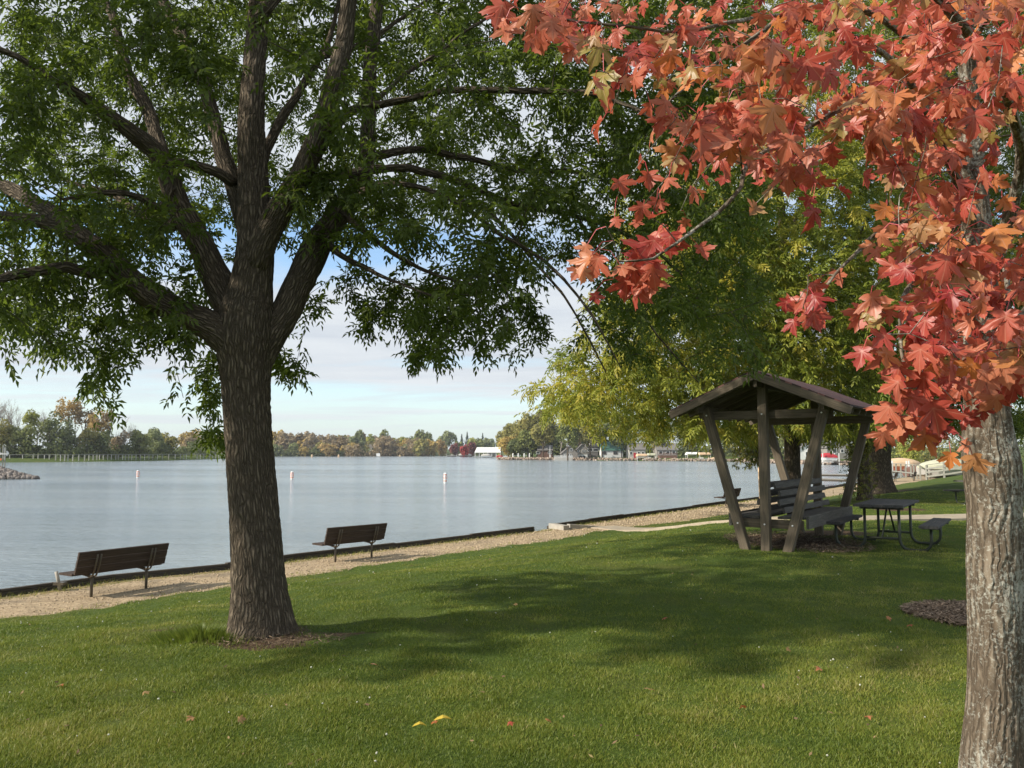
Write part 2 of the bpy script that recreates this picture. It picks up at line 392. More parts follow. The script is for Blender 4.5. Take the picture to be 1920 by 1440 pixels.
# soil patches: (x, y, radius x, radius y, strength)
def on_ground(u, v):
    ys = np.arange(3, 110, .02); q = P(np.full(len(ys), u), np.full(len(ys), v), ys); z_ = terrain(q[:, 0], q[:, 1])[0]
    k = int(np.argmax(q[:, 2] <= z_)); return q[k, :2]
TREE = on_ground(487, 1188)
SHELTER = np.array([4.05, 12.9]); RV = np.array([math.cos(math.radians(55)), math.sin(math.radians(55))]); SV = np.array([RV[1], -RV[0]])
SHC = SHELTER + RV * 1.6
MULCH = G(1835, 1158, 0.)[:2]
SOIL = [(TREE[0] + .1, TREE[1] - .35, .6, .26, .9), (TREE[0] + .8, TREE[1] - .08, .38, .10, .75), (TREE[0] - .7, TREE[1] + .25, .45, .14, .8), (TREE[0], TREE[1], .42, .42, 1.2),
        (SHC[0], SHC[1], 1.1, 1.4, 1.0), (MULCH[0], MULCH[1], .62, .62, 1.3), (10.5, 22.0, .8, .5, .9), (17.7, 37.5, 1.3, 1.3, .8), (6.2, 15.8, .9, .5, 1.0), (24, 40, 1.2, .5, 1.0),
        (TREE[0] + 2.3, TREE[1] + .15, .6, .10, .55), (11.0, 31.5, 1.2, 1.2, .8)]
def soil_at(x, y):
    s = np.zeros(np.shape(x))
    for a, b_, rx, ry, k in SOIL:
        s = np.maximum(s, k * np.exp(-(((x - a) / rx) ** 2 + ((y - b_) / ry) ** 2) ** 1.5 * .7))
    return s

# ------------------------------------------------------------------ ground sheet
def axis(dense_a, dense_b, d, lo, hi, g=1.07, mids=()):
    a = list(np.arange(dense_a, dense_b, d)); x = dense_b; st = d
    for (lim, stp) in mids:
        while x < lim: a.append(x); x += stp; st = stp
    while x < hi: a.append(x); st *= g; x += st
    a.append(hi); x = dense_a; st = d; b = []
    while True:
        st *= g; x -= st
        if x < lo: b.append(lo); break
        b.append(x)
    return np.array(b[::-1] + a)
gx = axis(-13, 16, .22, -6000, 6000, 1.06, [(46, .45)]); gy = axis(-3, 34, .22, -3000, 7000, 1.055, [(86, .5)])
GX, GY = np.meshgrid(gx, gy, indexing='ij')
GZ, GS, GN = terrain(GX, GY)
nx, ny = GX.shape
idx = np.arange(nx * ny).reshape(nx, ny)
Q = np.stack([idx[:-1, :-1], idx[1:, :-1], idx[1:, 1:], idx[:-1, 1:]], -1).reshape(-1, 4)
bumpz = (0.012 * np.sin(GX * 7.1 + GY * 3) + .010 * np.sin(GX * 2.9 - GY * 5.3)) * (GN > 1.9) * (GN < 40)
nearland = (GS > -1) & (GY < 98) & (GN < 200)
pw = path_w(GX, GY)
path = np.clip(1 - (GN - pw + 1) * .5, 0, 1) * nearland
path = np.where(GN < pw, np.maximum(path, .5 + (pw - GN) * .5), path); path = np.clip(path, 0, 1) * nearland
weed = (smooth(1.0, .1, GN) * .8) * nearland + .35 * np.exp(-((GN - pw * .55) / .35) ** 2) * (np.sin(GX * 1.9) > .3) * nearland
far_soil = 0 * GX
g = fast_mesh('ground', np.stack([GX, GY, GZ + bumpz], -1).reshape(-1, 3), Q, M_GROUND, None, path=path, weed=weed, soil=soil_at(GX, GY))
g.data.polygons.foreach_set('use_smooth', [True] * len(g.data.polygons)); tag(g, kind='structure')

# ------------------------------------------------------------------ water
def mat_water():
    m, nt, b = new_mat('lake water'); tc = N(nt, 'ShaderNodeTexCoord').outputs['Object']
    b.inputs['Base Color'].default_value = (.20, .25, .28, 1); b.inputs['Roughness'].default_value = .16; b.inputs['IOR'].default_value = 1.4
    b.inputs['Specular IOR Level'].default_value = .5
    a = noise(nt, scalev(nt, tc, (1.3, 3.2, 1)), 1.5, 5, .6, .3)
    c = noise(nt, scalev(nt, tc, (.25, .6, 1)), 1.0, 4, .55)
    d = noise(nt, scalev(nt, tc, (.012, .05, 1)), 1.0, 3, .5)
    h = math_(nt, 'ADD', math_(nt, 'MULTIPLY', a, .9), math_(nt, 'MULTIPLY', c, 1.3))
    L(nt, ramp(nt, noise(nt, scalev(nt, tc, (.01, .07, 1)), 1.0, 4, .6), [(.35, (.20, .25, .28)), (.65, (.29, .34, .36))]), b.inputs['Base Color'])
    L(nt, math_(nt, 'MULTIPLY_ADD', noise(nt, scalev(nt, tc, (.006, .04, 1)), 1.0, 3), .16, .04), b.inputs['Roughness'])
    bn = bump(nt, b, h, .35, .2)
    L(nt, math_(nt, 'MULTIPLY_ADD', d, .8, .45), bn.inputs['Strength'])
    return m
mb = MB(); mb.add([(-1500, -300, 0), (600, -300, 0), (600, 1200, 0), (-1500, 1200, 0)], [(0, 1, 2, 3)])
wt = mb.build('water', mat_water()); wt.location = (0, 0, WATER); tag(wt, kind='structure')

# ------------------------------------------------------------------ grass blades (stuff)
def scatter_lawn(n, ymin, ymax, power):
    uY = rng.random(n)
    Y = (ymin ** (1 - power) + uY * (ymax ** (1 - power) - ymin ** (1 - power))) ** (1 / (1 - power))
    X = Y * rng.uniform(-.86, .86, n)
    return X, Y
def grass(name, n, ymin, ymax, power, hmin, hmax, wd):
    X, Y = scatter_lawn(n, ymin, ymax, power)
    z, s, nn = terrain(X, Y)
    pwv = path_w(X, Y)
    so_ = soil_at(X, Y)
    keep = (s > 0) & (nn > pwv - .12 + rng.normal(0, .10, n)) & (rng.random(n) > so_ * 1.15)
    X, Y, z, nn = X[keep], Y[keep], z[keep], nn[keep]; n = len(X)
    z = z + (0.012 * np.sin(X * 7.1 + Y * 3) + .010 * np.sin(X * 2.9 - Y * 5.3))
    patch = np.clip(.5 + .28 * np.sin(X * .9 + 2 * np.sin(Y * .7) + 1) * np.sin(Y * 1.2 + 1.3 * np.sin(X * .8)) + .2 * np.sin(X * 2.3 + 1.5 * np.sin(Y * 2.9)) * np.sin(Y * 3.1 + 1.1 * np.sin(X * 1.9)) + .14 * np.sin(X * 5.3 + 2 * np.sin(Y * 4.1)) * np.sin(Y * 6.7), 0, 1)
    fine = np.sin(X * 9 + Y * 4) * np.sin(Y * 11 - X * 5) * .5 + .5
    h = (hmin + (hmax - hmin) * rng.random(n)) * (.65 + .45 * patch * fine + .25 * fine)
    sc = np.maximum(1, Y / 9)
    th = rng.random(n) * 2 * PI; lean = rng.normal(0, .55, (n, 2))
    b0 = np.stack([X, Y, z - .006], 1)
    side = np.stack([np.cos(th), np.sin(th), 0 * th], 1) * (wd * sc * rng.uniform(.7, 1.3, n) / 2)[:, None]
    tip = b0 + np.stack([lean[:, 0] * h, lean[:, 1] * h, h], 1)
    V = np.stack([b0 - side, b0 + side, tip], 1).reshape(-1, 3)
    T = np.arange(3 * n).reshape(n, 3)
    r = np.clip(.66 * (patch - .5) + .16 * (fine - .5) + .36 + rng.normal(0, .16, n) + .35 * (rng.random(n) > .94), 0, 1)
    o = fast_mesh(name, V, T, M_BLADE, None, rnd=np.repeat(r, 3))
    return tag(o, 'short mown lawn grass covering the park slope' if name == 'grass' else None, 'grass', kind='stuff')
M_BLADE = mat_leaf('grass blades', [(0, (.084, .134, .019)), (.4, (.175, .225, .031)), (.7, (.275, .29, .05)), (.9, (.36, .33, .09)), (1, (.48, .42, .19))], .4)
grass('grass', 1400000, 2.9, 34, 1.6, .013, .036, .0066)

# ------------------------------------------------------------------ seawall
def off_poly(pl, d):
    pl = np.asarray(pl, float); n = len(pl); out = []
    for i in range(n):
        t = pl[min(i + 1, n - 1)] - pl[max(i - 1, 0)]; t = t / np.linalg.norm(t); out.append(pl[i] + np.array([-t[1], t[0]]) * d)
    return np.array(out)
def seawall(pl, ztop, name, label):
    root = thing(name, (*pl[0], ztop), label, 'seawall')
    face = MB(); cap = MB()
    q = []
    for a, b in zip(pl[:-1], pl[1:]):
        n = max(1, int(np.linalg.norm(b - a) / 2.4))
        for k in range(n): q.append((a + (b - a) * k / n, a + (b - a) * (k + 1) / n))
    for k, (a, b) in enumerate(q):
        dz = .02 * math.sin(k * 1.7) + rng.normal(0, .006)
        for j in range(4):
            zz = ztop - .05 - j * .2 - .1
            A = np.array([*a, zz + dz]); B = np.array([*b, zz + dz])
            face.beam(A - root.location, B - root.location, .07, .192)
        d = (b - a) / np.linalg.norm(b - a); nrm = np.array([-d[1], d[0]])
        A = np.array([*(a + nrm * .012), ztop - .02 + dz]); B = np.array([*(b + nrm * .012 - d * .01), ztop - .02 + dz])
        cap.beam(A - root.location, B - root.location, .10, .05)
        # stakes on the water side
        c = a + nrm * .11
        face.beam(np.array([*c, ztop - 1.2]) - root.location, np.array([*c, ztop - .06]) - root.location, .11, .11, up=(d[0], d[1], 0))
    face.build('wall_planks', M_WALLW, root); cap.build('wall_cap', M_WALLW, root); return root
E1 = WALL[7]; E2 = G(1034, 983, ZT)[:2]
wl = [np.array((-24, 4.1))] + list(WALL[1:6]) + [WALL[6], E1]
seawall(wl, ZT, 'timber_seawall', 'dark timber seawall with flat cap running behind the two benches left of the ramp')
wl = [E2] + list(WALL[9:14]) + []
seawall(wl, ZT, 'timber_seawall', 'dark timber seawall curving away past the small bench behind the shelter')
# concrete ramp kerb between the two lengths
ck = thing('concrete_ramp', (*E2, -1.2), 'pale concrete ramp side wall tapering down beside the gap in the seawall', 'ramp')
mb = MB(); A = E2 + np.array([-.12, -.1]); B = G(1060, 988, -1.0)[:2]; C = G(1180, 986, -1.08)[:2]
def prism(mb, p, q, w, z0p, z0q, zb):
    p = np.array(p); q = np.array(q); d = (q - p) / np.linalg.norm(q - p); n = np.array([-d[1], d[0]]) * w / 2; o = np.array(ck.location)
    V = [(*(p + n), zb), (*(p - n), zb), (*(q - n), zb), (*(q + n), zb), (*(p + n), z0p), (*(p - n), z0p), (*(q - n), z0q), (*(q + n), z0q)]
    mb.add(np.array(V) - o, [(0, 3, 2, 1), (4, 5, 6, 7), (0, 1, 5, 4), (1, 2, 6, 5), (2, 3, 7, 6), (3, 0, 4, 7)])
prism(mb, E2, G(1062, 991, -1.05)[:2], .25, -.93, -.95, -2.2); prism(mb, G(1066, 989, -1.05)[:2], G(1150, 990, -1.15)[:2], .22, -.93, -1.12, -1.6)
mb.build('ramp_wall', M_CONC, ck)

# walkway strip
wk = MB()
pa = [G(1130, 989, -1.1)[:2], G(1260, 987, -.8)[:2], G(1380, 985, -.35)[:2], G(1500, 982, -.12)[:2], G(1620, 978, -.02)[:2], G(1820, 972, 0)[:2], G(1940, 969, 0)[:2], np.array([24., 19.])]
pl = []
for a, b in zip(pa[:-1], pa[1:]):
    for k in range(14): pl.append(a + (b - a) * k / 14)
pl.append(pa[-1]); pl = np.array(pl)
lo = off_poly(pl, .55); ro = off_poly(pl, -.55)
V = []; fs = []
for i in range(len(pl)):
    for q in (lo[i], ro[i]): V.append((q[0], q[1], max(tz(*q), tz(*pl[i])) + .035))
for q_ in range(len(pl) - 1): fs.append((2 * q_, 2 * q_ + 1, 2 * q_ + 3, 2 * q_ + 2))
nV = len(V); V = V + [(a, b, c - .15) for a, b, c in V]
for q_ in range(len(pl) - 1): fs.append((nV + 2 * q_, 2 * q_, 2 * q_ + 2, nV + 2 * q_ + 2)); fs.append((nV + 2 * q_ + 1, nV + 2 * q_ + 3, 2 * q_ + 3, 2 * q_ + 1))
wk.add(V, fs); tag(wk.build('footpath', mat_plain('sandy walkway', (.36, .30, .22), .9, var=.25, scale=5)), kind='structure')

# ------------------------------------------------------------------ benches by the water
def make_bench(loc, rz, label):
    t = thing('park_bench', loc, label, 'bench', 'benches along the gravel path', rz)
    m = MB()
    for k in range(3): m.beam((-.92, .28 - k * .145, .44), (.92, .28 - k * .145, .44), .135, .042)
    m.build('seat', M_BROWN, t)
    m = MB(); ln = np.array((0, -.30, .95)); ln /= np.linalg.norm(ln); up = (0, .95, .30)
    for k in range(3):
        c = np.array((0, -.17, .52)) + ln * .147 * k; m.beam(c + (-.92, 0, 0), c + (.92, 0, 0), .137, .042, up)
    m.build('backrest', M_BROWN, t)
    for sx in (-.56, .56):
        m = MB(); m.tube([(sx, -.12, -.35), (sx, -.12, .2), (sx, -.12, .375)], .028, 10); m.build('leg', M_STEEL, t, True)
        m = MB()
        for dx in (-.035, .035):
            m.tube([(sx + dx, .27, .405), (sx + dx, .05, .395), (sx + dx, -.10, .375), (sx + dx, -.19, .40), (sx + dx, -.235, .47), (sx + dx, -.285, .60), (sx + dx, -.345, .80)], .017, 8)
        m.tube([(sx - .05, -.12, .37), (sx + .05, -.12, .37)], .02, 6)
        m.build('bracket', M_STEEL, t, True)
    return t
def gp(u, v, z): q = on_ground(u, v); return (q[0], q[1], tz(*q))
b1c = (gp(168, 1118, -1.2), gp(263, 1103, -1.2)); c = (np.array(b1c[0]) + b1c[1]) / 2
bench = make_bench((c[0], c[1], tz(c[0], c[1])), math.atan2(b1c[1][1] - b1c[0][1], b1c[1][0] - b1c[0][0]), 'brown plank bench seen from behind, nearest the left end of the seawall')
c = (np.array(gp(630, 1052, -1.2)) + gp(685, 1046, -1.2)) / 2
copy_thing(bench, (c[0], c[1], tz(c[0], c[1])), math.radians(48), 'brown plank bench just right of the thick ash trunk, facing the lake')
c = np.array(gp(1366, 948, -1.2)); copy_thing(bench, (c[0], c[1], c[2]), math.radians(50), 'small far bench on the gravel just left of the timber shelter')
for (u, v, lb) in ((1676, 903, 'tiny far bench half hidden behind the big double tree trunk'), (1711, 902, 'tiny far bench in the middle of the gravel beach right of the big trunk'), (1742, 898, 'tiny far bench closest to the grey rail fence')):
    c = gp(u, v, -1.15); copy_thing(bench, c, math.radians(58), lb)

# stub post by the first bench
st = thing('mooring_stub', (*G(113, 1092, -.95)[:2], -1.0), 'short pale leaning pipe stub on the seawall beside the left bench', 'post')
m = MB(); m.tube([(0, 0, -.1), (-.05, .0, .12), (-.09, 0, .26)], .032, 10); m.build('pipe', M_CONC, st, True)
m = MB(); m.box((0, 0, .03), (.2, .16, .05)); m.build('foot_plate', M_STEEL, st)

# ------------------------------------------------------------------ timber shelter
sh = thing('picnic_shelter', (SHELTER[0], SHELTER[1], 0), 'open timber shelter with slanted posts and red brown shingled gable roof', 'shelter', None, math.radians(55))
LR = 3.2   # local x = depth (ridge direction), local -y = right when seen from the camera
def Sx(x, s, z): return np.array((x, -s, z))
zr = lambda s: 2.80 - .42 * abs(s)
for x, front in ((0, -1), (LR, 1)):
    xo = x + front * .0
    m = MB(); m.beam(Sx(xo, 0, -.2), Sx(xo, 0, 2.74), .14, .14, (1, 0, 0)); m.build('centre_post', M_WOOD, sh)
    for sg in (-1, 1):
        m = MB(); m.beam(Sx(xo, sg * .285, -.15), Sx(xo, sg * .96, 2.33), .14, .14, (1, 0, 0)); p = m.build('slanted_post', M_WOOD, sh)
    m = MB(); m.beam(Sx(xo - front * .095, -1.06, 2.21), Sx(xo - front * .095, 1.06, 2.21), .05, .14, (0, 0, 1)); m.build('tie_beam', M_WOOD, sh)
    m = MB(); m.beam(Sx(xo - front * .095, -.56, .46), Sx(xo - front * .095, .56, .46), .05, .14, (0, 0, 1)); m.build('seat_beam', M_WOOD, sh)
    for s_, z_ in ((-.435, .46), (0, .46), (.435, .46), (-.925, 2.21), (.925, 2.21), (0, 2.21)):
        mbt = MB(); mbt.tube([Sx(xo + front * .071, s_, z_), Sx(xo + front * .082, s_, z_)], .013, 8); mbt.build('bolt', M_WHITE, sh)
# eave plates and ridge beam
for sg in (-1, 1):
    m = MB(); m.beam(Sx(-.3, sg * 1.0, 2.31), Sx(LR + .3, sg * 1.0, 2.31), .045, .12); m.build('eave_plate', M_WOOD, sh)
m = MB(); m.beam(Sx(-.36, 0, 2.70), Sx(LR + .36, 0, 2.70), .05, .14); m.build('ridge_beam', M_WOOD, sh)
m = MB()
for sg in (-1, 1):
    for k in range(9):
        x = -.30 + k * (LR + .6) / 8
        m.beam(Sx(x, sg * .03, zr(.03) - .01), Sx(x, sg * 1.33, zr(1.33) - .01), .04, .09, (0, -sg * .36, .93))
m.build('rafters', M_WOOD, sh)
rf = MB(); TZ = .075
for sg in (-1, 1):
    a = [Sx(-.42, 0, 2.80 + TZ), Sx(LR + .42, 0, 2.80 + TZ), Sx(LR + .42, sg * 1.42, zr(1.42) + TZ), Sx(-.42, sg * 1.42, zr(1.42) + TZ)]
    bq = [p + np.array((0, 0, .028)) for p in a]
    V = np.array(a + bq); U = [(0, 0, 0), (4, 0, 0), (4, 1.67, 0), (0, 1.67, 0)] * 2
    f_ = [(0, 1, 2, 3), (7, 6, 5, 4), (0, 4, 5, 1), (1, 5, 6, 2), (2, 6, 7, 3), (3, 7, 4, 0)]
    rf.add(V, f_ if sg > 0 else [q[::-1] for q in f_], U)
roof = rf.build('roof', M_ROOF, sh)
dk = MB()
for sg in (-1, 1):
    nrm = np.array((0, -sg * .36, .93))
    for k in range(10):
        s0 = .07 + k * .14
        dk.beam(Sx(-.38, sg * s0, zr(s0) + .052), Sx(LR + .38, sg * s0, zr(s0) + .052), .128, .02, (0, -sg * .36, .93))
dk.build('roof_deck', M_WOOD, roof)
for x in (-.41, LR + .41):
    for sg in (-1, 1):
        m = MB(); m.beam(Sx(x, sg * .0, zr(0) + .01), Sx(x, sg * 1.43, zr(1.43) + .01), .035, .125, (0, -sg * .36, .93)); m.build('barge_board', M_WOOD, roof)
# seats and the shared back between the centre posts
for sg in (-1, 1):
    m = MB()
    for k in range(3): m.beam(Sx(.13, sg * (.22 + k * .14), .555 + .004 * k), Sx(LR - .13, sg * (.22 + k * .14), .555 + .004 * k), .142, .04)
    m.beam(Sx(.10, sg * .62, .50), Sx(LR - .10, sg * .62, .50), .045, .20)
    m.build('seat', M_WOODL, sh)
    m = MB(); ln = np.array((0, sg * .0, 1.))
    for k in range(4):
        s_ = sg * (.20 - k * .032); z_ = .66 + k * .135
        x0, x1 = (.14, LR - .2) if k % 2 else (.30, LR - .05)
        m.beam(Sx(x0, s_, z_), Sx(x1, s_, z_), .035, .098, (0, sg * .25, 1))
    m.build('backrest', M_WOODL, sh)

# ------------------------------------------------------------------ picnic tables
def make_table(loc, rz, label):
    t = thing('picnic_table', loc, label, 'picnic table', 'picnic tables on the lawn', rz)
    m = MB()
    for k in range(5): m.beam((-.94, -.30 + k * .15, .735), (.94, -.30 + k * .15, .735), .145, .042)
    for x in (-.62, .62): m.beam((x, -.33, .69), (x, .33, .69), .07, .045)
    m.build('tabletop', M_TABLE, t)
    for sg in (-1, 1):
        m = MB()
        for k in (-.5, .5): m.beam((-.94, sg * .72 + k * .142, .43), (.94, sg * .72 + k * .142, .43), .136, .042)
        for x in (-.62, .62): m.beam((x, sg * .72 - .13, .392), (x, sg * .72 + .13, .392), .06, .035)
        m.build('bench_seat', M_TABLE, t)
    for x in (-.62, .62):
        for sg in (-1, 1):
            m = MB()
            m.tube([(x, sg * .72, .38), (x, sg * .72, .17), (x, sg * .70, .10), (x, sg * .65, .045), (x, sg * .58, .03), (x, sg * .40, .03), (x, sg * .33, .05), (x, sg * .28, .11), (x, sg * .26, .18), (x, sg * .26, .67)], .023, 10)
            m.build('leg', M_GSTEEL, t, True)
        m = MB(); m.tube([(x, -.26, .20), (x, .26, .20)], .02, 8); m.build('crossbar', M_GSTEEL, t, True)
        m = MB(); m.tube([(math.copysign(.06, x), 0, .70), (x, 0, .215)], .016, 8); m.build('brace', M_GSTEEL, t, True)
    return t
c = G(1664, 941.5, .75); tb = make_table((c[0], c[1], 0), math.radians(56), 'dark picnic table with steel tube legs on the grass right of the shelter')
c = G(1858, 920, .45); copy_thing(tb, (c[0], c[1], 0), math.radians(8), 'far picnic table whose bench end peeks out left of the maple trunk')

# ------------------------------------------------------------------ tree machinery
def crom(pts, step):
    p = np.asarray(pts, float); out = []
    q = np.vstack([2 * p[0] - p[1], p, 2 * p[-1] - p[-2]])
    for i in range(1, len(q) - 2):
        n = max(1, int(np.linalg.norm(q[i + 1][:3] - q[i][:3]) / step))
        for k in range(n):
            t = k / n
            out.append(.5 * ((2 * q[i]) + (-q[i - 1] + q[i + 1]) * t + (2 * q[i - 1] - 5 * q[i] + 4 * q[i + 1] - q[i + 2]) * t * t + (-q[i - 1] + 3 * q[i] - 3 * q[i + 1] + q[i + 2]) * t ** 3))
    out.append(p[-1]); return np.array(out)
def px_limb(pts):
    """(u, v, Y, half width in px) -> world x y z r"""
    o = []
    for u, v, Y, h in pts:
        o.append([*P(u, v, Y), h * Y / F])
    return o
class Skel:
    def __init__(s, maxn=60000): s.p = np.zeros((maxn, 3)); s.r = np.zeros(maxn); s.n = 0
    def add(s, P_, R_):
        k = len(P_); s.p[s.n:s.n + k] = P_; s.r[s.n:s.n + k] = R_; s.n += k
def grow(sk, targets, mb, seg=.22, sides=5, rmin=.003, rk=.010, upk=.18, jit=.03, rmaxnode=9.):
    """connect every target to the nearest wood with a curved twig; returns the twig paths"""
    T = np.asarray(targets, float); d0 = np.full(len(T), 1e9)
    for i in range(0, sk.n, 2000):
        d0 = np.minimum(d0, np.linalg.norm(T[:, None] - sk.p[None, i:min(sk.n, i + 2000)], axis=2).min(1))
    paths = []
    for j in np.argsort(d0):
        t = T[j]; dd = np.linalg.norm(sk.p[:sk.n] - t, axis=1) - .10 * np.minimum(sk.r[:sk.n] * 10, 1); i = int(np.argmin(dd)); a = sk.p[i]; d = np.linalg.norm(t - a)
        if d < .03: continue
        n = max(2, int(d / seg)); dirv = (t - a) / d
        c1 = a + dirv * d * .35 + np.array((0, 0, upk * d)) + rng.normal(0, .08 * d, 3); c2 = t - dirv * d * .25 + np.array((0, 0, upk * .8 * d)) + rng.normal(0, .06 * d, 3)
        s = np.linspace(0, 1, n + 1)[:, None]
        p = (1 - s) ** 3 * a + 3 * (1 - s) ** 2 * s * c1 + 3 * (1 - s) * s * s * c2 + s ** 3 * t
        p[1:-1] += rng.normal(0, jit * .5, (n - 1, 3)) * min(1, d)
        r0 = min(sk.r[i] * .75, rmin + rk * d); r = np.linspace(max(r0, rmin), rmin, n + 1)
        mb.tube(p, r, sides if r0 > rmin * 2 else 3, False)
        sk.add(p[1:], r[1:]); paths.append(p)
    return paths
def compound(A, D, Lr, lf, wf, pairs=3, droop=.35, fold=.25):
    """compound leaves: rachis from A along D, leaflets in pairs and one at the tip -> vertices, tris"""
    K = len(A); up = np.tile((0, 0, 1.), (K, 1)) + rng.normal(0, .45, (K, 3)); D = unit(D); side = unit(np.cross(D, up)); nr = np.cross(side, D)
    Lr = Lr * rng.uniform(.75, 1.25, K); ts = [(t, sg) for t in np.linspace(.3, .85, pairs) for sg in (-1, 1)] + [(1., 0)]
    Vs = []
    for t, sg in ts:
        b = A + D * (Lr * t)[:, None] - np.array((0, 0, 1.)) * (Lr * droop * t * t)[:, None]
        if sg: d = side * sg * .85 + D * .55
        else: d = D.copy()
        d = unit(d + rng.normal(0, .16, (K, 3)) - np.array((0, 0, 1.)) * (rng.uniform(.05, .75, K))[:, None])
        nn = unit(nr + rng.normal(0, .35, (K, 3))); wv = unit(np.cross(d, nn)); nn = np.cross(wv, d)
        l = lf * rng.uniform(.75, 1.2, K)[:, None]; w_ = wf * rng.uniform(.8, 1.2, K)[:, None]
        mid = b + d * l * .42 + nn * w_ * fold; tip = b + d * l - nn * l * .18
        Vs.append(np.stack([b, mid + wv * w_ / 2, tip, mid - wv * w_ / 2], 1))
    V = np.stack(Vs, 1)              # K, m, 4, 3
    m = len(ts); n = K * m
    i = np.arange(n)[:, None] * 4
    T = np.concatenate([i + np.array([[0, 1, 2]]), i + np.array([[0, 2, 3]])])
    return V.reshape(-1, 3), T, m * 4
def spray(paths, per, spread, tail=.75):
    """anchors and directions for leaves along twig paths"""
    A = []; D = []
    for p in paths:
        n = len(p); ln = np.linalg.norm(np.diff(p, axis=0), axis=1).sum()
        k = per if ln > .25 else max(2, int(per * .7))
        lo = max(0., 1 - tail / max(ln, tail)) if ln > tail else .15
        t = np.sort(rng.uniform(lo, 1, k)); t[-1] = 1
        f = t * (n - 1); i = np.minimum(f.astype(int), n - 2); fr = (f - i)[:, None]
        a = p[i] * (1 - fr) + p[i + 1] * fr; tg = unit(p[i + 1] - p[i])
        A.append(a); D.append(tg * .6 + rng.normal(0, spread, (k, 3)) + np.array((0, 0, -.12)))
    return np.concatenate(A), unit(np.concatenate(D))
def cells(rows, cw, ch, u0, v0, k, p=1.0):
    """scatter image cells with digit densities -> list of (u, v)"""
    o = []
    for r, row in enumerate(rows):
        for c_, ch_ in enumerate(row.replace(' ', '')):
            dns = int(ch_); n = rng.poisson(k * (dns / 8) ** p) if dns else 0
            o.append(np.stack([u0 + (c_ + rng.random(n)) * cw, v0 + (r + rng.random(n)) * ch], 1))
    return np.concatenate(o)

def ring_disp(amp, freq, flare=0., fl_h=.5, z0=0., bark=.012, ph=0.):
    def f(th, ln, rad):
        o = np.zeros((len(ln), len(th)))
        lobes = np.sin(3 * th + ph)[None] * .5 + np.sin(5 * th + 1.3 + ph)[None] * .35 + np.sin(2 * th + 2.1)[None] * .4
        o += rad[:, None] * amp * lobes * (1 + .5 * np.sin(ln * 1.1)[:, None])
        if flare: o += rad[:, None] * flare * np.exp(-ln / fl_h)[:, None] * (1 + .8 * lobes)
        if bark:
            for i, l in enumerate(ln):
                for j, t_ in enumerate(th):
                    r_ = rad[i]; q = Vector((math.cos(t_) * r_ * freq, math.sin(t_) * r_ * freq, l * freq * .2))
                    w_ = mnoise.noise(q * .35) * 1.2
                    v = abs(mnoise.noise(q + Vector((w_, w_, w_))))
                    o[i, j] += bark * (min(v * 3.2, 1) - .6)
        return o
    return f

# ------------------------------------------------------------------ the big ash
ash = thing('ash_tree', (TREE[0], TREE[1], tz(*TREE)), 'large green ash tree with thick dark trunk and spreading limbs beside the lake', 'tree')
AL = np.array(ash.location)
wood = MB(); sk = Skel(90000)
Y0 = float(TREE[1])
tr = px_limb([(487, 1205, Y0, 60), (487, 1150, Y0, 55), (483, 1080, Y0, 50), (477, 980, Y0, 47), (468, 860, Y0, 45), (462, 760, Y0, 45), (459, 690, Y0, 49), (458, 640, Y0, 55), (462, 590, Y0, 52), (470, 540, Y0, 42), (478, 470, Y0, 36),
              (477, 400, Y0 + .05, 33), (474, 320, Y0 + .1, 29), (471, 240, Y0 + .1, 26), (474, 160, Y0 + .15, 23), (480, 80, Y0 + .2, 21), (486, 0, Y0 + .2, 19), (492, -90, Y0 + .2, 16), (500, -200, Y0 + .2, 11), (505, -300, Y0 + .3, 5)])
tr = crom(tr, .035); tr[:, :3] -= AL
wood.tube(tr[:, :3], tr[:, 3] * .955, 72, True, ring_disp(.035, 42, .32, .15, bark=.012))
sk.add(tr[60::4, :3], tr[60::4, 3])
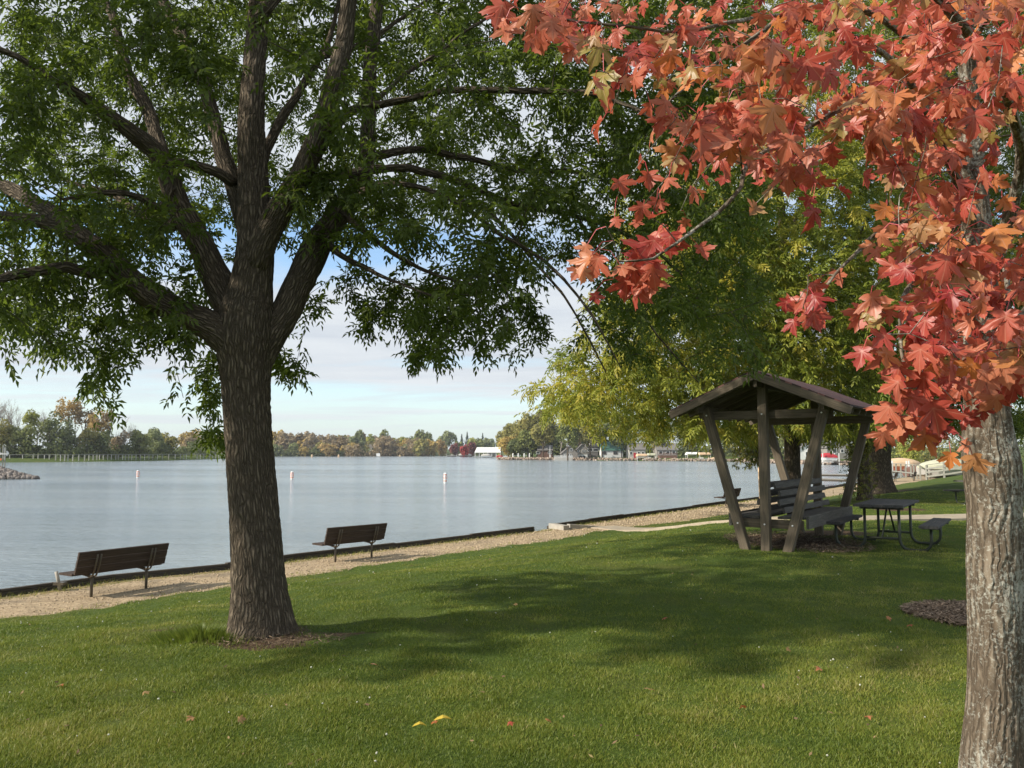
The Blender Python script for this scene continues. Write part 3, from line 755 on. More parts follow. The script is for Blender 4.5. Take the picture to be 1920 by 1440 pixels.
LIMBS = [
 [(452, 660, Y0 - .05, 30), (415, 625, Y0 - .1, 34), (380, 603, Y0 - .15, 28), (340, 585, Y0 - .2, 26), (300, 563, Y0 - .3, 26), (265, 540, Y0 - .35, 26), (232, 512, Y0 - .45, 25), (200, 478, Y0 - .5, 23), (165, 452, Y0 - .5, 20), (125, 425, Y0 - .5, 16), (80, 412, Y0 - .45, 13), (30, 405, Y0 - .4, 11), (-40, 398, Y0 - .3, 9), (-130, 380, Y0 - .2, 6)],
 [(215, 500, Y0 - .45, 12), (170, 512, Y0 - .6, 12), (125, 502, Y0 - .7, 11), (80, 506, Y0 - .85, 10), (35, 512, Y0 - .9, 10), (-10, 525, Y0 - 1, 8), (-90, 540, Y0 - 1.1, 5)],
 [(180, 462, Y0 - .5, 15), (140, 430, Y0 - .3, 15), (100, 402, Y0 + .0, 15), (60, 378, Y0 + .2, 14), (20, 356, Y0 + .4, 13), (-40, 335, Y0 + .6, 10), (-120, 300, Y0 + .8, 6)],
 [(450, 610, Y0 + .1, 30), (420, 545, Y0 + .15, 30), (398, 505, Y0 + .15, 26), (372, 455, Y0 + .1, 24), (345, 410, Y0 + .05, 22), (325, 360, Y0 + .0, 20), (312, 315, Y0 - .05, 19), (296, 288, Y0 - .1, 18), (262, 262, Y0 - .2, 17), (222, 232, Y0 - .3, 15), (180, 203, Y0 - .4, 13), (140, 178, Y0 - .5, 11), (95, 150, Y0 - .6, 8), (30, 110, Y0 - .7, 6), (-60, 70, Y0 - .8, 4)],
 [(308, 305, Y0 + .0, 14), (298, 270, Y0 + .15, 13), (285, 225, Y0 + .3, 12), (262, 180, Y0 + .4, 11), (240, 140, Y0 + .5, 10), (225, 90, Y0 + .6, 9), (212, 40, Y0 + .7, 8), (190, 0, Y0 + .8, 6), (160, -70, Y0 + .9, 4)],
 [(340, 400, Y0 + .1, 12), (318, 425, Y0 + .3, 12), (285, 415, Y0 + .5, 11), (255, 395, Y0 + .7, 9), (225, 370, Y0 + .9, 7), (180, 350, Y0 + 1.1, 5), (110, 330, Y0 + 1.3, 3)],
 [(322, 350, Y0 - .1, 8), (300, 390, Y0 - .2, 7), (270, 372, Y0 - .3, 7), (240, 363, Y0 - .4, 6), (190, 362, Y0 - .6, 5), (120, 372, Y0 - .8, 3)],
 [(468, 450, Y0 + .1, 20), (445, 360, Y0 + .2, 19), (430, 320, Y0 + .25, 17), (412, 260, Y0 + .3, 15), (396, 205, Y0 + .35, 13), (380, 150, Y0 + .4, 12), (362, 100, Y0 + .5, 11), (335, 50, Y0 + .6, 10), (305, 0, Y0 + .7, 8), (270, -70, Y0 + .8, 5)],
 [(440, 345, Y0 + .15, 11), (410, 325, Y0 + .0, 10), (370, 310, Y0 - .1, 9), (330, 302, Y0 - .2, 8), (290, 290, Y0 + .4, 6)],
 [(480, 500, Y0 - .05, 26), (500, 440, Y0 - .1, 26), (530, 385, Y0 - .15, 24), (556, 345, Y0 - .2, 22), (578, 300, Y0 - .25, 21), (592, 270, Y0 - .25, 20), (608, 225, Y0 - .25, 20), (624, 170, Y0 - .3, 20), (636, 115, Y0 - .3, 18), (646, 60, Y0 - .3, 17), (654, 0, Y0 - .35, 15), (662, -80, Y0 - .4, 12), (675, -180, Y0 - .4, 7)],
 [(482, 330, Y0 + .2, 10), (500, 280, Y0 + .3, 10), (525, 225, Y0 + .4, 9), (555, 180, Y0 + .5, 8), (590, 125, Y0 + .6, 7), (620, 70, Y0 + .7, 5), (640, 0, Y0 + .8, 4)],
 [(478, 690, Y0 + .05, 26), (505, 632, Y0 + .1, 29), (530, 590, Y0 + .15, 28), (550, 545, Y0 + .2, 27), (572, 495, Y0 + .25, 28), (590, 455, Y0 + .3, 27), (618, 415, Y0 + .4, 23), (645, 375, Y0 + .45, 20), (672, 330, Y0 + .5, 17), (684, 285, Y0 + .55, 16), (686, 220, Y0 + .6, 14), (688, 150, Y0 + .6, 14), (694, 80, Y0 + .7, 13), (700, 10, Y0 + .7, 12), (705, -80, Y0 + .7, 9), (715, -170, Y0 + .7, 5)],
 [(640, 390, Y0 + .4, 9), (675, 362, Y0 + .3, 9), (710, 345, Y0 + .2, 8), (755, 345, Y0 + .1, 7), (800, 352, Y0, 7), (850, 372, Y0 - .1, 7), (890, 400, Y0 - .2, 6), (935, 435, Y0 - .3, 6), (985, 460, Y0 - .4, 5), (1040, 500, Y0 - .5, 5), (1090, 560, Y0 - .6, 4), (1130, 620, Y0 - .7, 3), (1165, 690, Y0 - .8, 2)],
 [(560, 345, Y0 - .2, 14), (600, 335, Y0 - .1, 13), (650, 328, Y0 + .1, 12), (710, 320, Y0 + .3, 11), (760, 318, Y0 + .5, 11), (805, 325, Y0 + .7, 10), (850, 338, Y0 + .9, 9), (900, 360, Y0 + 1.1, 9), (955, 385, Y0 + 1.3, 8), (1010, 400, Y0 + 1.5, 7), (1080, 410, Y0 + 1.7, 6), (1160, 440, Y0 + 1.9, 5), (1240, 490, Y0 + 2.1, 4), (1300, 560, Y0 + 2.2, 3)],
 [(596, 262, Y0 - .25, 13), (625, 238, Y0 - .3, 14), (650, 212, Y0 - .35, 13), (690, 198, Y0 - .4, 11), (735, 190, Y0 - .4, 10), (790, 178, Y0 - .4, 9), (850, 168, Y0 - .4, 9), (920, 165, Y0 - .5, 9), (985, 165, Y0 - .5, 9), (1050, 168, Y0 - .6, 8), (1110, 172, Y0 - .7, 7), (1180, 195, Y0 - .8, 6), (1260, 240, Y0 - .9, 5), (1330, 300, Y0 - 1., 3)],
 [(700, 195, Y0 - .3, 5), (760, 140, Y0 - .1, 5), (830, 100, Y0, 5), (880, 60, Y0 + .1, 4), (950, 20, Y0 + .2, 3)],
 [(630, 90, Y0 - .3, 8), (600, 110, Y0 + .6, 6), (680, 80, Y0 + .8, 6), (740, 40, Y0 + 1, 5), (800, 0, Y0 + 1.2, 4)],
 [(686, 300, Y0 + .55, 10), (725, 288, Y0 + .75, 10), (765, 280, Y0 + 1.0, 9), (800, 281, Y0 + 1.15, 9), (845, 290, Y0 + 1.2, 10), (900, 300, Y0 + 1.3, 8), (980, 320, Y0 + 1.5, 7), (1060, 320, Y0 + 1.7, 6), (1140, 340, Y0 + 2, 5), (1230, 380, Y0 + 2.3, 4)],
 [(600, 445, Y0 + .3, 8), (640, 480, Y0 + .1, 7), (680, 500, Y0, 6), (720, 520, Y0 - .1, 5), (760, 535, Y0 - .2, 4), (820, 560, Y0 - .2, 3)],
 [(640, 400, Y0 + .3, 7), (690, 440, Y0 + .2, 6), (740, 478, Y0 + .2, 6), (800, 510, Y0 + .2, 5), (860, 530, Y0 + .1, 4), (920, 540, Y0, 3)],
 [(900, 380, Y0 + 1.1, 5), (960, 440, Y0 + .9, 4), (1010, 500, Y0 + .8, 4), (1060, 560, Y0 + .7, 3), (1100, 630, Y0 + .6, 2.5), (1135, 700, Y0 + .5, 2)],
 [(1085, 412, Y0 + 1.7, 4), (1150, 520, Y0 + 1.5, 3), (1210, 600, Y0 + 1.4, 2.5), (1260, 660, Y0 + 1.3, 2), (1310, 720, Y0 + 1.3, 1.5)],
]
for i, l in enumerate(LIMBS):
    if l[-1][0] > 780: l = [(a_, b_, c_, d_ * (.9 - .22 * min(1, k_ / 4))) for k_, (a_, b_, c_, d_) in enumerate(l)]
    q = crom(px_limb(l), .07); q[:, :3] -= AL
    big = l[0][3] > 12
    jj = np.cumsum(rng.normal(0, .003, (len(q), 3)), axis=0); q[3:, :3] += jj[3:] - jj[3]
    wood.tube(q[:, :3], q[:, 3], 26 if big else 12, True, ring_disp(.05, 24, bark=.011 if big else .005, ph=i) )
    sk.add(q[4:, :3], q[4:, 3])
# fill-in limbs out of the frame, upwards
for k in range(10):
    a = rng.uniform(0, 2 * PI); st_ = np.array(P(480, -20, Y0)) - AL
    e = st_ + np.array((math.cos(a) * 3.4, math.sin(a) * 2.6 + .8, rng.uniform(1.8, 4)))
    q = crom([[*(st_ + (0, 0, k * .12 - .3)), .07], [*((st_ + e) / 2 + (0, 0, .5)), .05], [*e, .015]], .2); wood.tube(q[:, :3], q[:, 3], 8); sk.add(q[:, :3], q[:, 3])
wood.build('trunk', M_ASHBARK, ash, True)

ROWS = ["877768777777777655", "888878777788888766", "888888766788888876", "888878766688888876", "888866778677788877",
        "787775665542355556", "775446210236654345", "643432002376003344", "213421000044000123", "002010000000000000"]
uv = cells(ROWS, 80, 80, 0, 0, 20.5, 1.4)
n = len(uv); dep = np.where(rng.random(n) < .12, rng.uniform(5.6, 7.6, n), Y0 + .3 + rng.random(n) ** .9 * 6.3)
dep = np.where((uv[:, 1] > 440) & (uv[:, 0] < 1050), Y0 + rng.uniform(-1.1, 1.6, n), dep)
dep = np.where((uv[:, 0] > 1000), Y0 + rng.uniform(-.8, 4.2, n), dep)
keep = ~((dep < 7.9) & (np.abs(uv[:, 0] - 480) < 90) & (uv[:, 1] > 150)); uv, dep = uv[keep], dep[keep]
uv[:, 1] -= np.clip((uv[:, 1] - 380) / 80, 0, 1) * 30
T1 = P(uv[:, 0], uv[:, 1], dep) - AL
# hanging ends
ex = []
for (u, v, du, dv, nn_, yy) in [(95, 668, 32, 28, 7, 7.6), (70, 625, 40, 18, 8, 7.6), (215, 690, 38, 30, 11, 7.8), (165, 620, 40, 22, 8, 7.7), (300, 640, 60, 25, 14, 7.7), (360, 640, 30, 22, 7, 7.8), (400, 690, 26, 30, 8, 8.6), (385, 760, 24, 40, 12, 8.6), (398, 830, 18, 26, 8, 8.6),
                            (545, 718, 22, 14, 7, 8.4), (525, 665, 8, 30, 5, 8.6), (580, 590, 30, 12, 5, 8.2), (700, 560, 50, 30, 12, 8.3), (760, 590, 70, 40, 22, 8.4), (790, 650, 40, 25, 11, 8.2), (800, 690, 30, 14, 9, 8.2), (830, 600, 40, 40, 18, 8.5), (860, 545, 60, 25, 12, 8.8),
                            (700, 620, 25, 25, 9, 8.1), (940, 560, 50, 35, 18, 9), (985, 620, 36, 28, 13, 8.8), (1010, 650, 14, 12, 4, 8.7), (620, 360, 50, 45, 16, 6.9), (560, 380, 50, 30, 10, 6.8), (890, 405, 28, 20, 8, 6.6), (255, 75, 60, 60, 16, 6.1), (370, 150, 50, 40, 10, 6), (30, 250, 40, 80, 14, 6), (660, 250, 60, 30, 8, 6.5), (720, 430, 50, 25, 12, 8.4), (770, 470, 18, 10, 4, 8.3),
                            (1150, 600, 60, 60, 22, 9), (1240, 640, 60, 60, 22, 9.6), (1330, 680, 40, 25, 5, 9.8), (1180, 690, 40, 20, 8, 9), (1300, 590, 70, 50, 12, 10), (1350, 715, 14, 10, 3, 10)]:
    nn_ = int(round(nn_ * (.5 if u > 1100 else .85)))
    ex.append(P(u + rng.uniform(-du, du, nn_), v - 26 + rng.uniform(-dv, dv, nn_), yy + rng.uniform(-.35, .35, nn_)))
T2 = np.concatenate(ex) - AL
# unseen canopy above the frame, put in for its shade on the lawn
n = 620; a = rng.uniform(0, 2 * PI, n); rr = np.sqrt(rng.random(n)); zz = rng.uniform(0, 1, n)
T3 = np.stack([-3.0 + np.cos(a) * rr * 6.2 * np.sqrt(1 - zz * .75), Y0 + 2.0 + np.sin(a) * rr * 4.4 * np.sqrt(1 - zz * .75), 6.6 + zz * 5.0], 1)
ttop = CAMZ + T3[:, 1] * (HZ / F); T3 = T3[(T3[:, 2] > ttop - .2) & (T3[:, 1] > 5.4)] - AL
tw = MB(); 
p1 = grow(sk, np.concatenate([T1, T2]), tw, seg=.2, upk=.12)
n = 190; T4 = np.stack([rng.uniform(-9.2, -4.6, n), rng.uniform(3.4, 6.4, n), rng.uniform(4.7, 7.6, n)], 1); T4 = T4[(T4[:, 0] / T4[:, 1] < -.70) | (T4[:, 2] > CAMZ + .60 * T4[:, 1])] - AL  # out-of-view leaf clusters added to throw dappled shade on the near lawn
p3 = grow(sk, np.concatenate([T3, T4]), tw, seg=.4, upk=.1, sides=4)
tw.build('twigs', M_TWIG, ash, True)
# a few long bare switches, as in the open middle of the crown
A, D = spray(p1, 9, .6, .75); V1, T_1, m1 = compound(A, D, .16, .078, .027, 3, .3)
A3, D3 = spray(p3, 9, .6, .9); V3, T_3, m3 = compound(A3, D3, .22, .13, .052, 3, .35)
r = np.concatenate([np.repeat(np.clip(rng.normal(.42, .2, len(A)), 0, 1), m1), np.repeat(np.clip(rng.normal(.42, .2, len(A3)), 0, 1), m3)])
fast_mesh('crown', np.concatenate([V1, V3]), np.concatenate([T_1, T_3 + len(V1)]), M_ASHLEAF, ash, rnd=r)
print('ash leaflets', (len(V1) + len(V3)) // 4, 'paths', len(p1), len(p3))

# ------------------------------------------------------------------ park trees behind the shelter
def hang(paths, per, spread, tail=.9): return spread and spray(paths, per, spread, tail)
def park_tree(u, vb, Y, name, label, trunk_px, limbs, pts, mat, leaf=(.30, .15, .042), per=7, hidden=None, barkamp=.02, tinta=.5, upk=.22):
    x, y = P(u, 848, Y)[:2]; z0 = tz(x, y)
    t = thing(name, (x, y, z0), label, 'tree'); o = np.array(t.location)
    w_ = MB(); s_ = Skel(40000)
    for i, l in enumerate([trunk_px] + limbs):
        q = crom(px_limb([(a, b, Y + c, d) for a, b, c, d in l]), .12 if i == 0 else .2); q[:, :3] -= o
        if i == 0:
            q[0, 2] = -.15
        w_.tube(q[:, :3], q[:, 3], 28 if i == 0 else 10, True, ring_disp(.06, 16, .45 if i == 0 else 0, .35, bark=barkamp if i == 0 else .01, ph=i))
        s_.add(q[(10 if i == 0 else 2):, :3], q[(10 if i == 0 else 2):, 3])
    pp = grow(s_, pts - o, w_, seg=.6, sides=4, rmin=.006, rk=.012, upk=upk); w_.build('trunk', M_FARBARK, t, True)
    A, D = spray(pp, per, .55, 1.6); A = A + rng.normal(0, .12, A.shape)
    V, T_, m_ = compound(A, D, leaf[0], leaf[1], leaf[2], 4 if Y > 25 else 3, .22)
    cl = np.repeat(rng.normal(0, .16, len(pp)), [max(2, int(per * .7)) if np.linalg.norm(np.diff(p, axis=0), axis=1).sum() <= .25 else per for p in pp])
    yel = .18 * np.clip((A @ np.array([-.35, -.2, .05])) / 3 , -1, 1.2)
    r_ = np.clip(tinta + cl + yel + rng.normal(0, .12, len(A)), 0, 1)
    fast_mesh('crown', V, T_, mat, t, rnd=np.repeat(r_, m_)); print(name, len(V) // 4)
    return t
# crown cells: u from 960, v from 0, cells 60 x 60
RC = ["0000002355555555", "0000013455555555", "0000024555555555", "0000034555555555", "0000135555555555", "0001345665555555", "0002456777665555", "0005788888887766", "0006888888888887", "0027888888888888", "0047888888888888",
      "0367888888888888", "3678888888888888", "0134678888888888"]
uv = cells(RC, 60, 60, 968, 0, 26, 1.0)
low = uv[:, 1] > np.interp(uv[:, 0], [1000, 1060, 1130, 1180, 1240, 1330, 1440, 1540, 1700, 1920], [770, 800, 838, 842, 838, 842, 850, 845, 835, 850])
uv = uv[~low]; n = len(uv)
# two crowns side by side, the left one nearer
isA = uv[:, 0] + rng.normal(0, 45, n) < 1690
dA = 31 + np.where(rng.random(n) < .5, rng.uniform(-7.5, -2, n), rng.uniform(-3, 7, n)); dB = 39 + rng.uniform(-6, 6, n)
PA = P(uv[isA, 0], uv[isA, 1], dA[isA]); PB = P(uv[~isA, 0], uv[~isA, 1], dB[~isA])
PA = PA[PA[:, 2] > 2.2]; PB = PB[PB[:, 2] > 2.6]
def above(c, rx, ry, z0, z1, n):
    a = rng.uniform(0, 2 * PI, n); r_ = np.sqrt(rng.random(n)); z_ = rng.random(n) ** 1.3; q = np.stack([c[0] + np.cos(a) * r_ * rx * (1 - z_ * .7), c[1] + np.sin(a) * r_ * ry * (1 - z_ * .7), z0 + z_ * (z1 - z0)], 1); return q[(q[:, 2] > CAMZ + .58 * q[:, 1]) | (q[:, 0] / q[:, 1] > .66)]
PA = np.vstack([PA, above((9.5, 31), 8, 7, 16, 24, 420)]); PB = np.vstack([PB, above((19, 37.5), 9, 8, 16, 27, 420), above((27, 37), 6, 7, 4, 24, 420)])
park_tree(1487, 905, 31, 'park_tree', 'yellow green tree with a straight dark trunk standing behind the timber shelter',
  [(1487, 930, 0, 17), (1486, 880, 0, 15), (1485, 820, 0, 14), (1483, 760, 0, 14), (1484, 700, 0, 14), (1480, 620, 0, 12), (1470, 520, .3, 10), (1465, 400, .5, 8), (1450, 250, .6, 6), (1440, 100, .6, 4)],
  [[(1484, 700, 0, 9), (1420, 620, -.8, 8), (1330, 560, -1.6, 6), (1230, 540, -2.4, 5), (1130, 560, -3, 3)], [(1483, 760, 0, 7), (1400, 720, -.8, 6), (1300, 700, -2, 5), (1200, 710, -3, 3), (1100, 730, -3.6, 2)],
   [(1480, 640, 0, 8), (1540, 560, -.5, 7), (1600, 470, -1, 5), (1640, 380, -1.4, 3)], [(1470, 520, .3, 7), (1390, 430, -.5, 6), (1310, 330, -1, 5), (1240, 260, -1.4, 3)], [(1468, 450, .3, 6), (1530, 340, 1, 5), (1580, 230, 1.5, 3)],
   [(1486, 790, 0, 5), (1550, 740, -1, 5), (1620, 700, -1.6, 3)], [(1475, 560, .3, 7), (1400, 520, 2.5, 5), (1300, 460, 5, 4)], [(1475, 560, .3, 7), (1530, 480, 3, 5), (1560, 430, 5.5, 3)]],
  PA, M_LIMELEAF, leaf=(.42, .19, .055), per=11, tinta=.5)
park_tree(1655, 915, 36.5, 'park_tree', 'massive double trunked tree with flared roots right of the shelter beyond the picnic table',
  [(1653, 925, 0, 25), (1650, 890, 0, 21), (1650, 840, 0, 20), (1652, 780, 0, 20), (1655, 700, 0, 18), (1665, 600, 0, 14), (1680, 450, 0, 11), (1700, 250, .5, 8), (1710, 80, .5, 5)],
  [[(1650, 800, 0, 12), (1710, 700, -.5, 10), (1780, 600, -1, 8), (1850, 480, -1.5, 5)], [(1653, 760, 0, 10), (1600, 680, .5, 9), (1560, 580, 1, 6), (1540, 480, 1, 4)], [(1665, 600, 0, 9), (1760, 480, 1.5, 7), (1840, 330, 2.5, 4)],
   [(1660, 650, 0, 9), (1620, 500, 2, 7), (1590, 350, 3.5, 4)], [(1700, 250, .5, 6), (1790, 160, .5, 4), (1860, 80, 0, 3)], [(1652, 790, 0, 8), (1740, 760, -2, 6), (1830, 740, -4, 3)]],
  PB, M_PARKLEAF, leaf=(.45, .21, .065), per=11, tinta=.42)
# slim tree wrapped in yellowing ivy
q = P(rng.uniform(1590, 1650, 60), rng.uniform(560, 760, 60), rng.uniform(27.5, 30.5, 60))
pt = park_tree(1622, 935, 29, 'ivy_clad_tree', 'slim dark trunk with yellowing ivy just left of the massive double trunk',
  [(1622, 940, 0, 13), (1620, 900, 0, 11), (1617, 840, 0, 10), (1616, 770, 0, 9), (1612, 680, 0, 8), (1608, 560, 0, 5)], [[(1614, 740, 0, 5), (1640, 680, -.5, 4), (1650, 600, -.8, 2)]], q, M_PARKLEAF, per=7)
o = np.array(pt.location); n = 900
zz = rng.random(n) ** .8 * 3.0; a = rng.uniform(0, 2 * PI, n); rr = .22 + np.abs(rng.normal(0, .20, n)) * (1.2 - zz / 3.5)
A = np.stack([np.cos(a) * rr - .28, np.sin(a) * rr - .1, zz + .05], 1)
V, T_, m_ = compound(A, rnd_dirs(n), .08, .085, .05, 1, .3); fast_mesh('ivy', V, T_, M_IVY, pt, rnd=np.repeat(np.clip(rng.normal(.6, .25, n), 0, 1), m_))
# young tree with a pale wrapped stem
q = P(rng.normal(1410, 17, 120), rng.uniform(770, 872, 120), rng.uniform(31.3, 32.7, 120))
yt = park_tree(1427, 950, 32, 'young_tree', 'young olive leaved tree with a pale wrapped stem behind the left shelter posts',
  [(1427, 955, 0, 2.6), (1425, 880, 0, 2.2), (1420, 850, 0, 1.8), (1416, 800, 0, 1.2), (1412, 770, 0, .8)], [[(1420, 850, 0, 1.2), (1405, 830, -.2, 1), (1392, 800, -.3, .6)]], q, M_IVY, leaf=(.16, .10, .045), per=5, barkamp=0)
m = MB(); q = crom(px_limb([(1427.5, 948, 32, 3.6), (1426, 915, 32, 3.4), (1424, 876, 32, 3.2)]), .2); m.tube(q[:, :3] - np.array(yt.location), q[:, 3], 12); m.build('stem_wrap', M_TAN, yt, True)

# ------------------------------------------------------------------ red maple
MY = 3.85
mp = P(1865, 1440, MY); MZ = 0.0
maple = thing('maple_tree', (mp[0], MY, MZ), 'red maple with lichen spotted grey trunk and coral leaves filling the upper right', 'tree'); ML = np.array(maple.location)
w_ = MB(); ms = Skel(20000)
tq = px_limb([(1862, 1540, MY, 66), (1862, 1440, MY, 58), (1864, 1380, MY, 54), (1867, 1300, MY, 50), (1868, 1200, MY, 50), (1867, 1100, MY, 51), (1866, 1040, MY, 51), (1865, 960, MY, 49), (1862, 900, MY, 52), (1858, 860, MY, 52), (1853, 820, MY, 47), (1850, 770, MY, 42), (1846, 700, MY, 37), (1842, 620, MY, 34),
              (1838, 540, MY, 32), (1832, 450, MY + .02, 29), (1826, 360, MY + .04, 26), (1820, 270, MY + .05, 23), (1816, 180, MY + .05, 19), (1812, 80, MY, 15), (1810, -30, MY, 11), (1808, -160, MY, 6)])
tq = crom(tq, .016); tq[:, :3] -= ML
w_.tube(tq[:, :3], tq[:, 3] * .945, 110, True, ring_disp(.05, 75, .0, .2, bark=.0038))
w_.tube(tq[:1, :3] + [[0, 0, -.25], [0, 0, 0], [0, 0, .04]], [tq[0, 3] * 1.25, tq[0, 3] * 1.12, tq[0, 3]], 24)
ms.add(tq[90::4, :3], tq[90::4, 3])
ML_ = [
 [(1838, 560, MY, 14), (1870, 470, MY - .1, 13), (1900, 380, MY - .3, 12), (1915, 290, MY - .5, 11), (1895, 205, MY - .8, 10), (1880, 160, MY - 1., 10), (1850, 110, MY - 1.2, 10), (1812, 60, MY - 1.35, 10), (1770, 10, MY - 1.45, 9), (1720, -50, MY - 1.5, 8)],
 [(1830, 430, MY, 10), (1790, 330, MY - .3, 8), (1740, 220, MY - .7, 7), (1705, 155, MY - .9, 6), (1660, 160, MY - 1., 6), (1600, 190, MY - 1.1, 6), (1540, 225, MY - 1.2, 5), (1470, 262, MY - 1.3, 4), (1400, 310, MY - 1.4, 4), (1390, 350, MY - 1.45, 4), (1350, 395, MY - 1.5, 4), (1310, 425, MY - 1.55, 3.5), (1270, 455, MY - 1.6, 3), (1225, 485, MY - 1.62, 2.5), (1160, 490, MY - 1.65, 2)],
 [(1825, 350, MY, 9), (1760, 230, MY - .1, 7), (1680, 120, MY - .3, 6), (1580, 60, MY - .6, 5), (1480, 30, MY - .9, 4), (1380, 40, MY - 1.1, 4), (1280, 60, MY - 1.3, 3), (1180, 50, MY - 1.4, 3), (1080, 40, MY - 1.5, 2.5), (990, 25, MY - 1.55, 2)],
 [(1815, 200, MY, 8), (1720, 90, MY - .1, 6), (1620, 20, MY - .2, 6), (1500, 18, MY - .4, 5), (1400, 80, MY - .6, 4), (1300, 150, MY - .8, 3), (1230, 215, MY - .9, 2)],
 [(1840, 600, MY, 8), (1790, 500, MY - .3, 6), (1740, 430, MY - .6, 5), (1690, 415, MY - .8, 4), (1640, 440, MY - .9, 4), (1600, 480, MY - 1., 3.5), (1565, 515, MY - 1.05, 3), (1540, 552, MY - 1.1, 2.5), (1520, 590, MY - 1.1, 2)],
 [(1842, 640, MY, 7), (1790, 560, MY - .4, 6), (1740, 520, MY - .7, 5), (1700, 545, MY - .9, 5), (1688, 600, MY - 1., 4), (1690, 660, MY - 1.05, 3), (1700, 710, MY - 1.1, 2.5), (1690, 770, MY - 1.1, 2)],
 [(1845, 700, MY, 6), (1830, 610, MY - .5, 5), (1820, 560, MY - .8, 4), (1815, 640, MY - 1.1, 4), (1790, 720, MY - 1.2, 3.5), (1770, 780, MY - 1.25, 3), (1745, 820, MY - 1.3, 2)],
 [(1838, 560, MY, 8), (1880, 500, MY - .5, 6), (1890, 560, MY - .9, 4), (1888, 640, MY - 1.1, 4), (1870, 740, MY - 1.2, 3)],
 [(1812, 100, MY, 7), (1860, 20, MY - .3, 5), (1900, -20, MY - .6, 4), (1950, 40, MY - .9, 3)],
 [(1845, 700, MY - .02, 9), (1880, 640, MY + .3, 8), (1940, 560, MY + .5, 6)],
]
for i, l in enumerate(ML_):
    q = crom(px_limb(l), .05); q[:, :3] -= ML; w_.tube(q[:, :3], q[:, 3], 9, True, ring_disp(.05, 30, bark=0.)); ms.add(q[6:, :3], q[6:, 3])
# leaf sites, cells 60 x 60 from u=900
MC = ["2466677778788888", "0356677777878888", "0014667676788988", "0000256667678898", "0000024565557898", "0000012443236789", "0000001021013799",
      "0004000100003799", "0001000000012799", "0000000000111699", "0000000000011479", "0000000000001468", "0000000000000144", "0000000000000011"]
MC = ["26777777787888888", "03667777778788888", "00146776767889888", "00003566676788988", "00000377766578989", "00001267653467899", "00003453101037999",
      "00034400001027999", "00001000002115999", "00000000012114899", "00000000000026899", "00000000000015799", "00000000000013653", "00000000000012200"]
uv = cells(MC, 60, 60, 900, 0, 4.1, 1.4); n = len(uv)
dep = MY - .1 - 1.75 * rng.beta(1.5, 1.2, n); dep = np.where(rng.random(n) < .25, MY + rng.uniform(-.3, 1.0, n), dep)
dep = np.where((uv[:, 1] > 430) & (uv[:, 0] < 1400), MY - 1.6 + rng.normal(0, .06, n), dep)
dep = np.where(uv[:, 1] > 700, MY - 1.2 + rng.normal(0, .18, n), dep)
ex = np.array([(930, 5), (945, 20), (1000, 50), (1030, 85), (1110, 500), (1150, 545), (1100, 520), (1165, 490), (1230, 490), (1250, 465), (1195, 500), (1210, 520), (1515, 540), (1505, 600), (1530, 580), (1495, 590), (1520, 350), (1545, 375), (1700, 790), (1680, 800), (1672, 760), (1720, 750), (1750, 810), (1815, 860), (1800, 700), (1860, 760), (1900, 720), (1735, 700), (1680, 720), (1650, 660), (1810, 640), (1770, 590), (1870, 700), (1640, 560), (1660, 610)], float)
uv = np.concatenate([uv, ex]); dep = np.concatenate([dep, np.full(len(ex), MY - 1.45) + rng.normal(0, .1, len(ex))])
kk_ = ~((uv[:, 1] > 660) & (uv[:, 0] < 1668)); uv, dep = uv[kk_], dep[kk_]
tg_ = P(uv[:, 0], uv[:, 1] - 22, dep) - ML
n = 260; a = rng.uniform(0, 2 * PI, n); rr = np.sqrt(rng.random(n)); zz = rng.random(n); t2 = np.stack([2.3 + np.cos(a) * rr * 2.0 * (1.05 - zz * .75), 3.9 + np.sin(a) * rr * 1.5 * (1.05 - zz * .7), 1.9 + zz * 3.4], 1)
t2 = t2[(t2[:, 1] > 1.6) & ((t2[:, 0] / t2[:, 1] > .70) | (t2[:, 2] > CAMZ + .62 * t2[:, 1]))]; tg_ = np.concatenate([tg_, t2 - ML])
mp_ = grow(ms, tg_, w_, seg=.07, sides=5, rmin=.0016, rk=.008, upk=.08, jit=.02)
w_.build('trunk', M_MAPLEBARK, maple, True)
half = [(0, 0), (.10, -.07), (.24, -.08), (.40, -.03), (.47, .03), (.36, .08), (.33, .14), (.24, .17), (.34, .22), (.50, .24), (.56, .35), (.76, .52), (.62, .53), (.58, .62), (.45, .54), (.36, .53), (.17, .42), (.19, .54), (.31, .66), (.22, .69), (.20, .80), (.09, .84), (0, 1.02)]
vein_i = {4: .55, 11: 1., 22: 1., 18: .35, 9: .35}
def leafmesh():
    c = (0., .12); pts = []; vn = []
    R = [(x, y) for x, y in half]; Lh = [(-x, y) for x, y in half[1:-1]][::-1]
    ring = R + Lh; vr = [vein_i.get(i, 0.) for i in range(len(R))] + [vein_i.get(len(half) - 2 - i, 0.) for i in range(len(Lh))]
    # inner ring halfway, for bending
    inner = [(c[0] + (x - c[0]) * .5, c[1] + (y - c[1]) * .5) for x, y in ring]
    k = len(ring); V = [c] + inner + ring; vv = [1.] + vr + vr
    T = []
    for i in range(k):
        j = (i + 1) % k; T.append((0, 1 + i, 1 + j)); T.append((1 + i, 1 + k + i, 1 + k + j)); T.append((1 + i, 1 + k + j, 1 + j))
    return np.array(V), np.array(vv), np.array(T)
LV, LVN, LT = leafmesh()
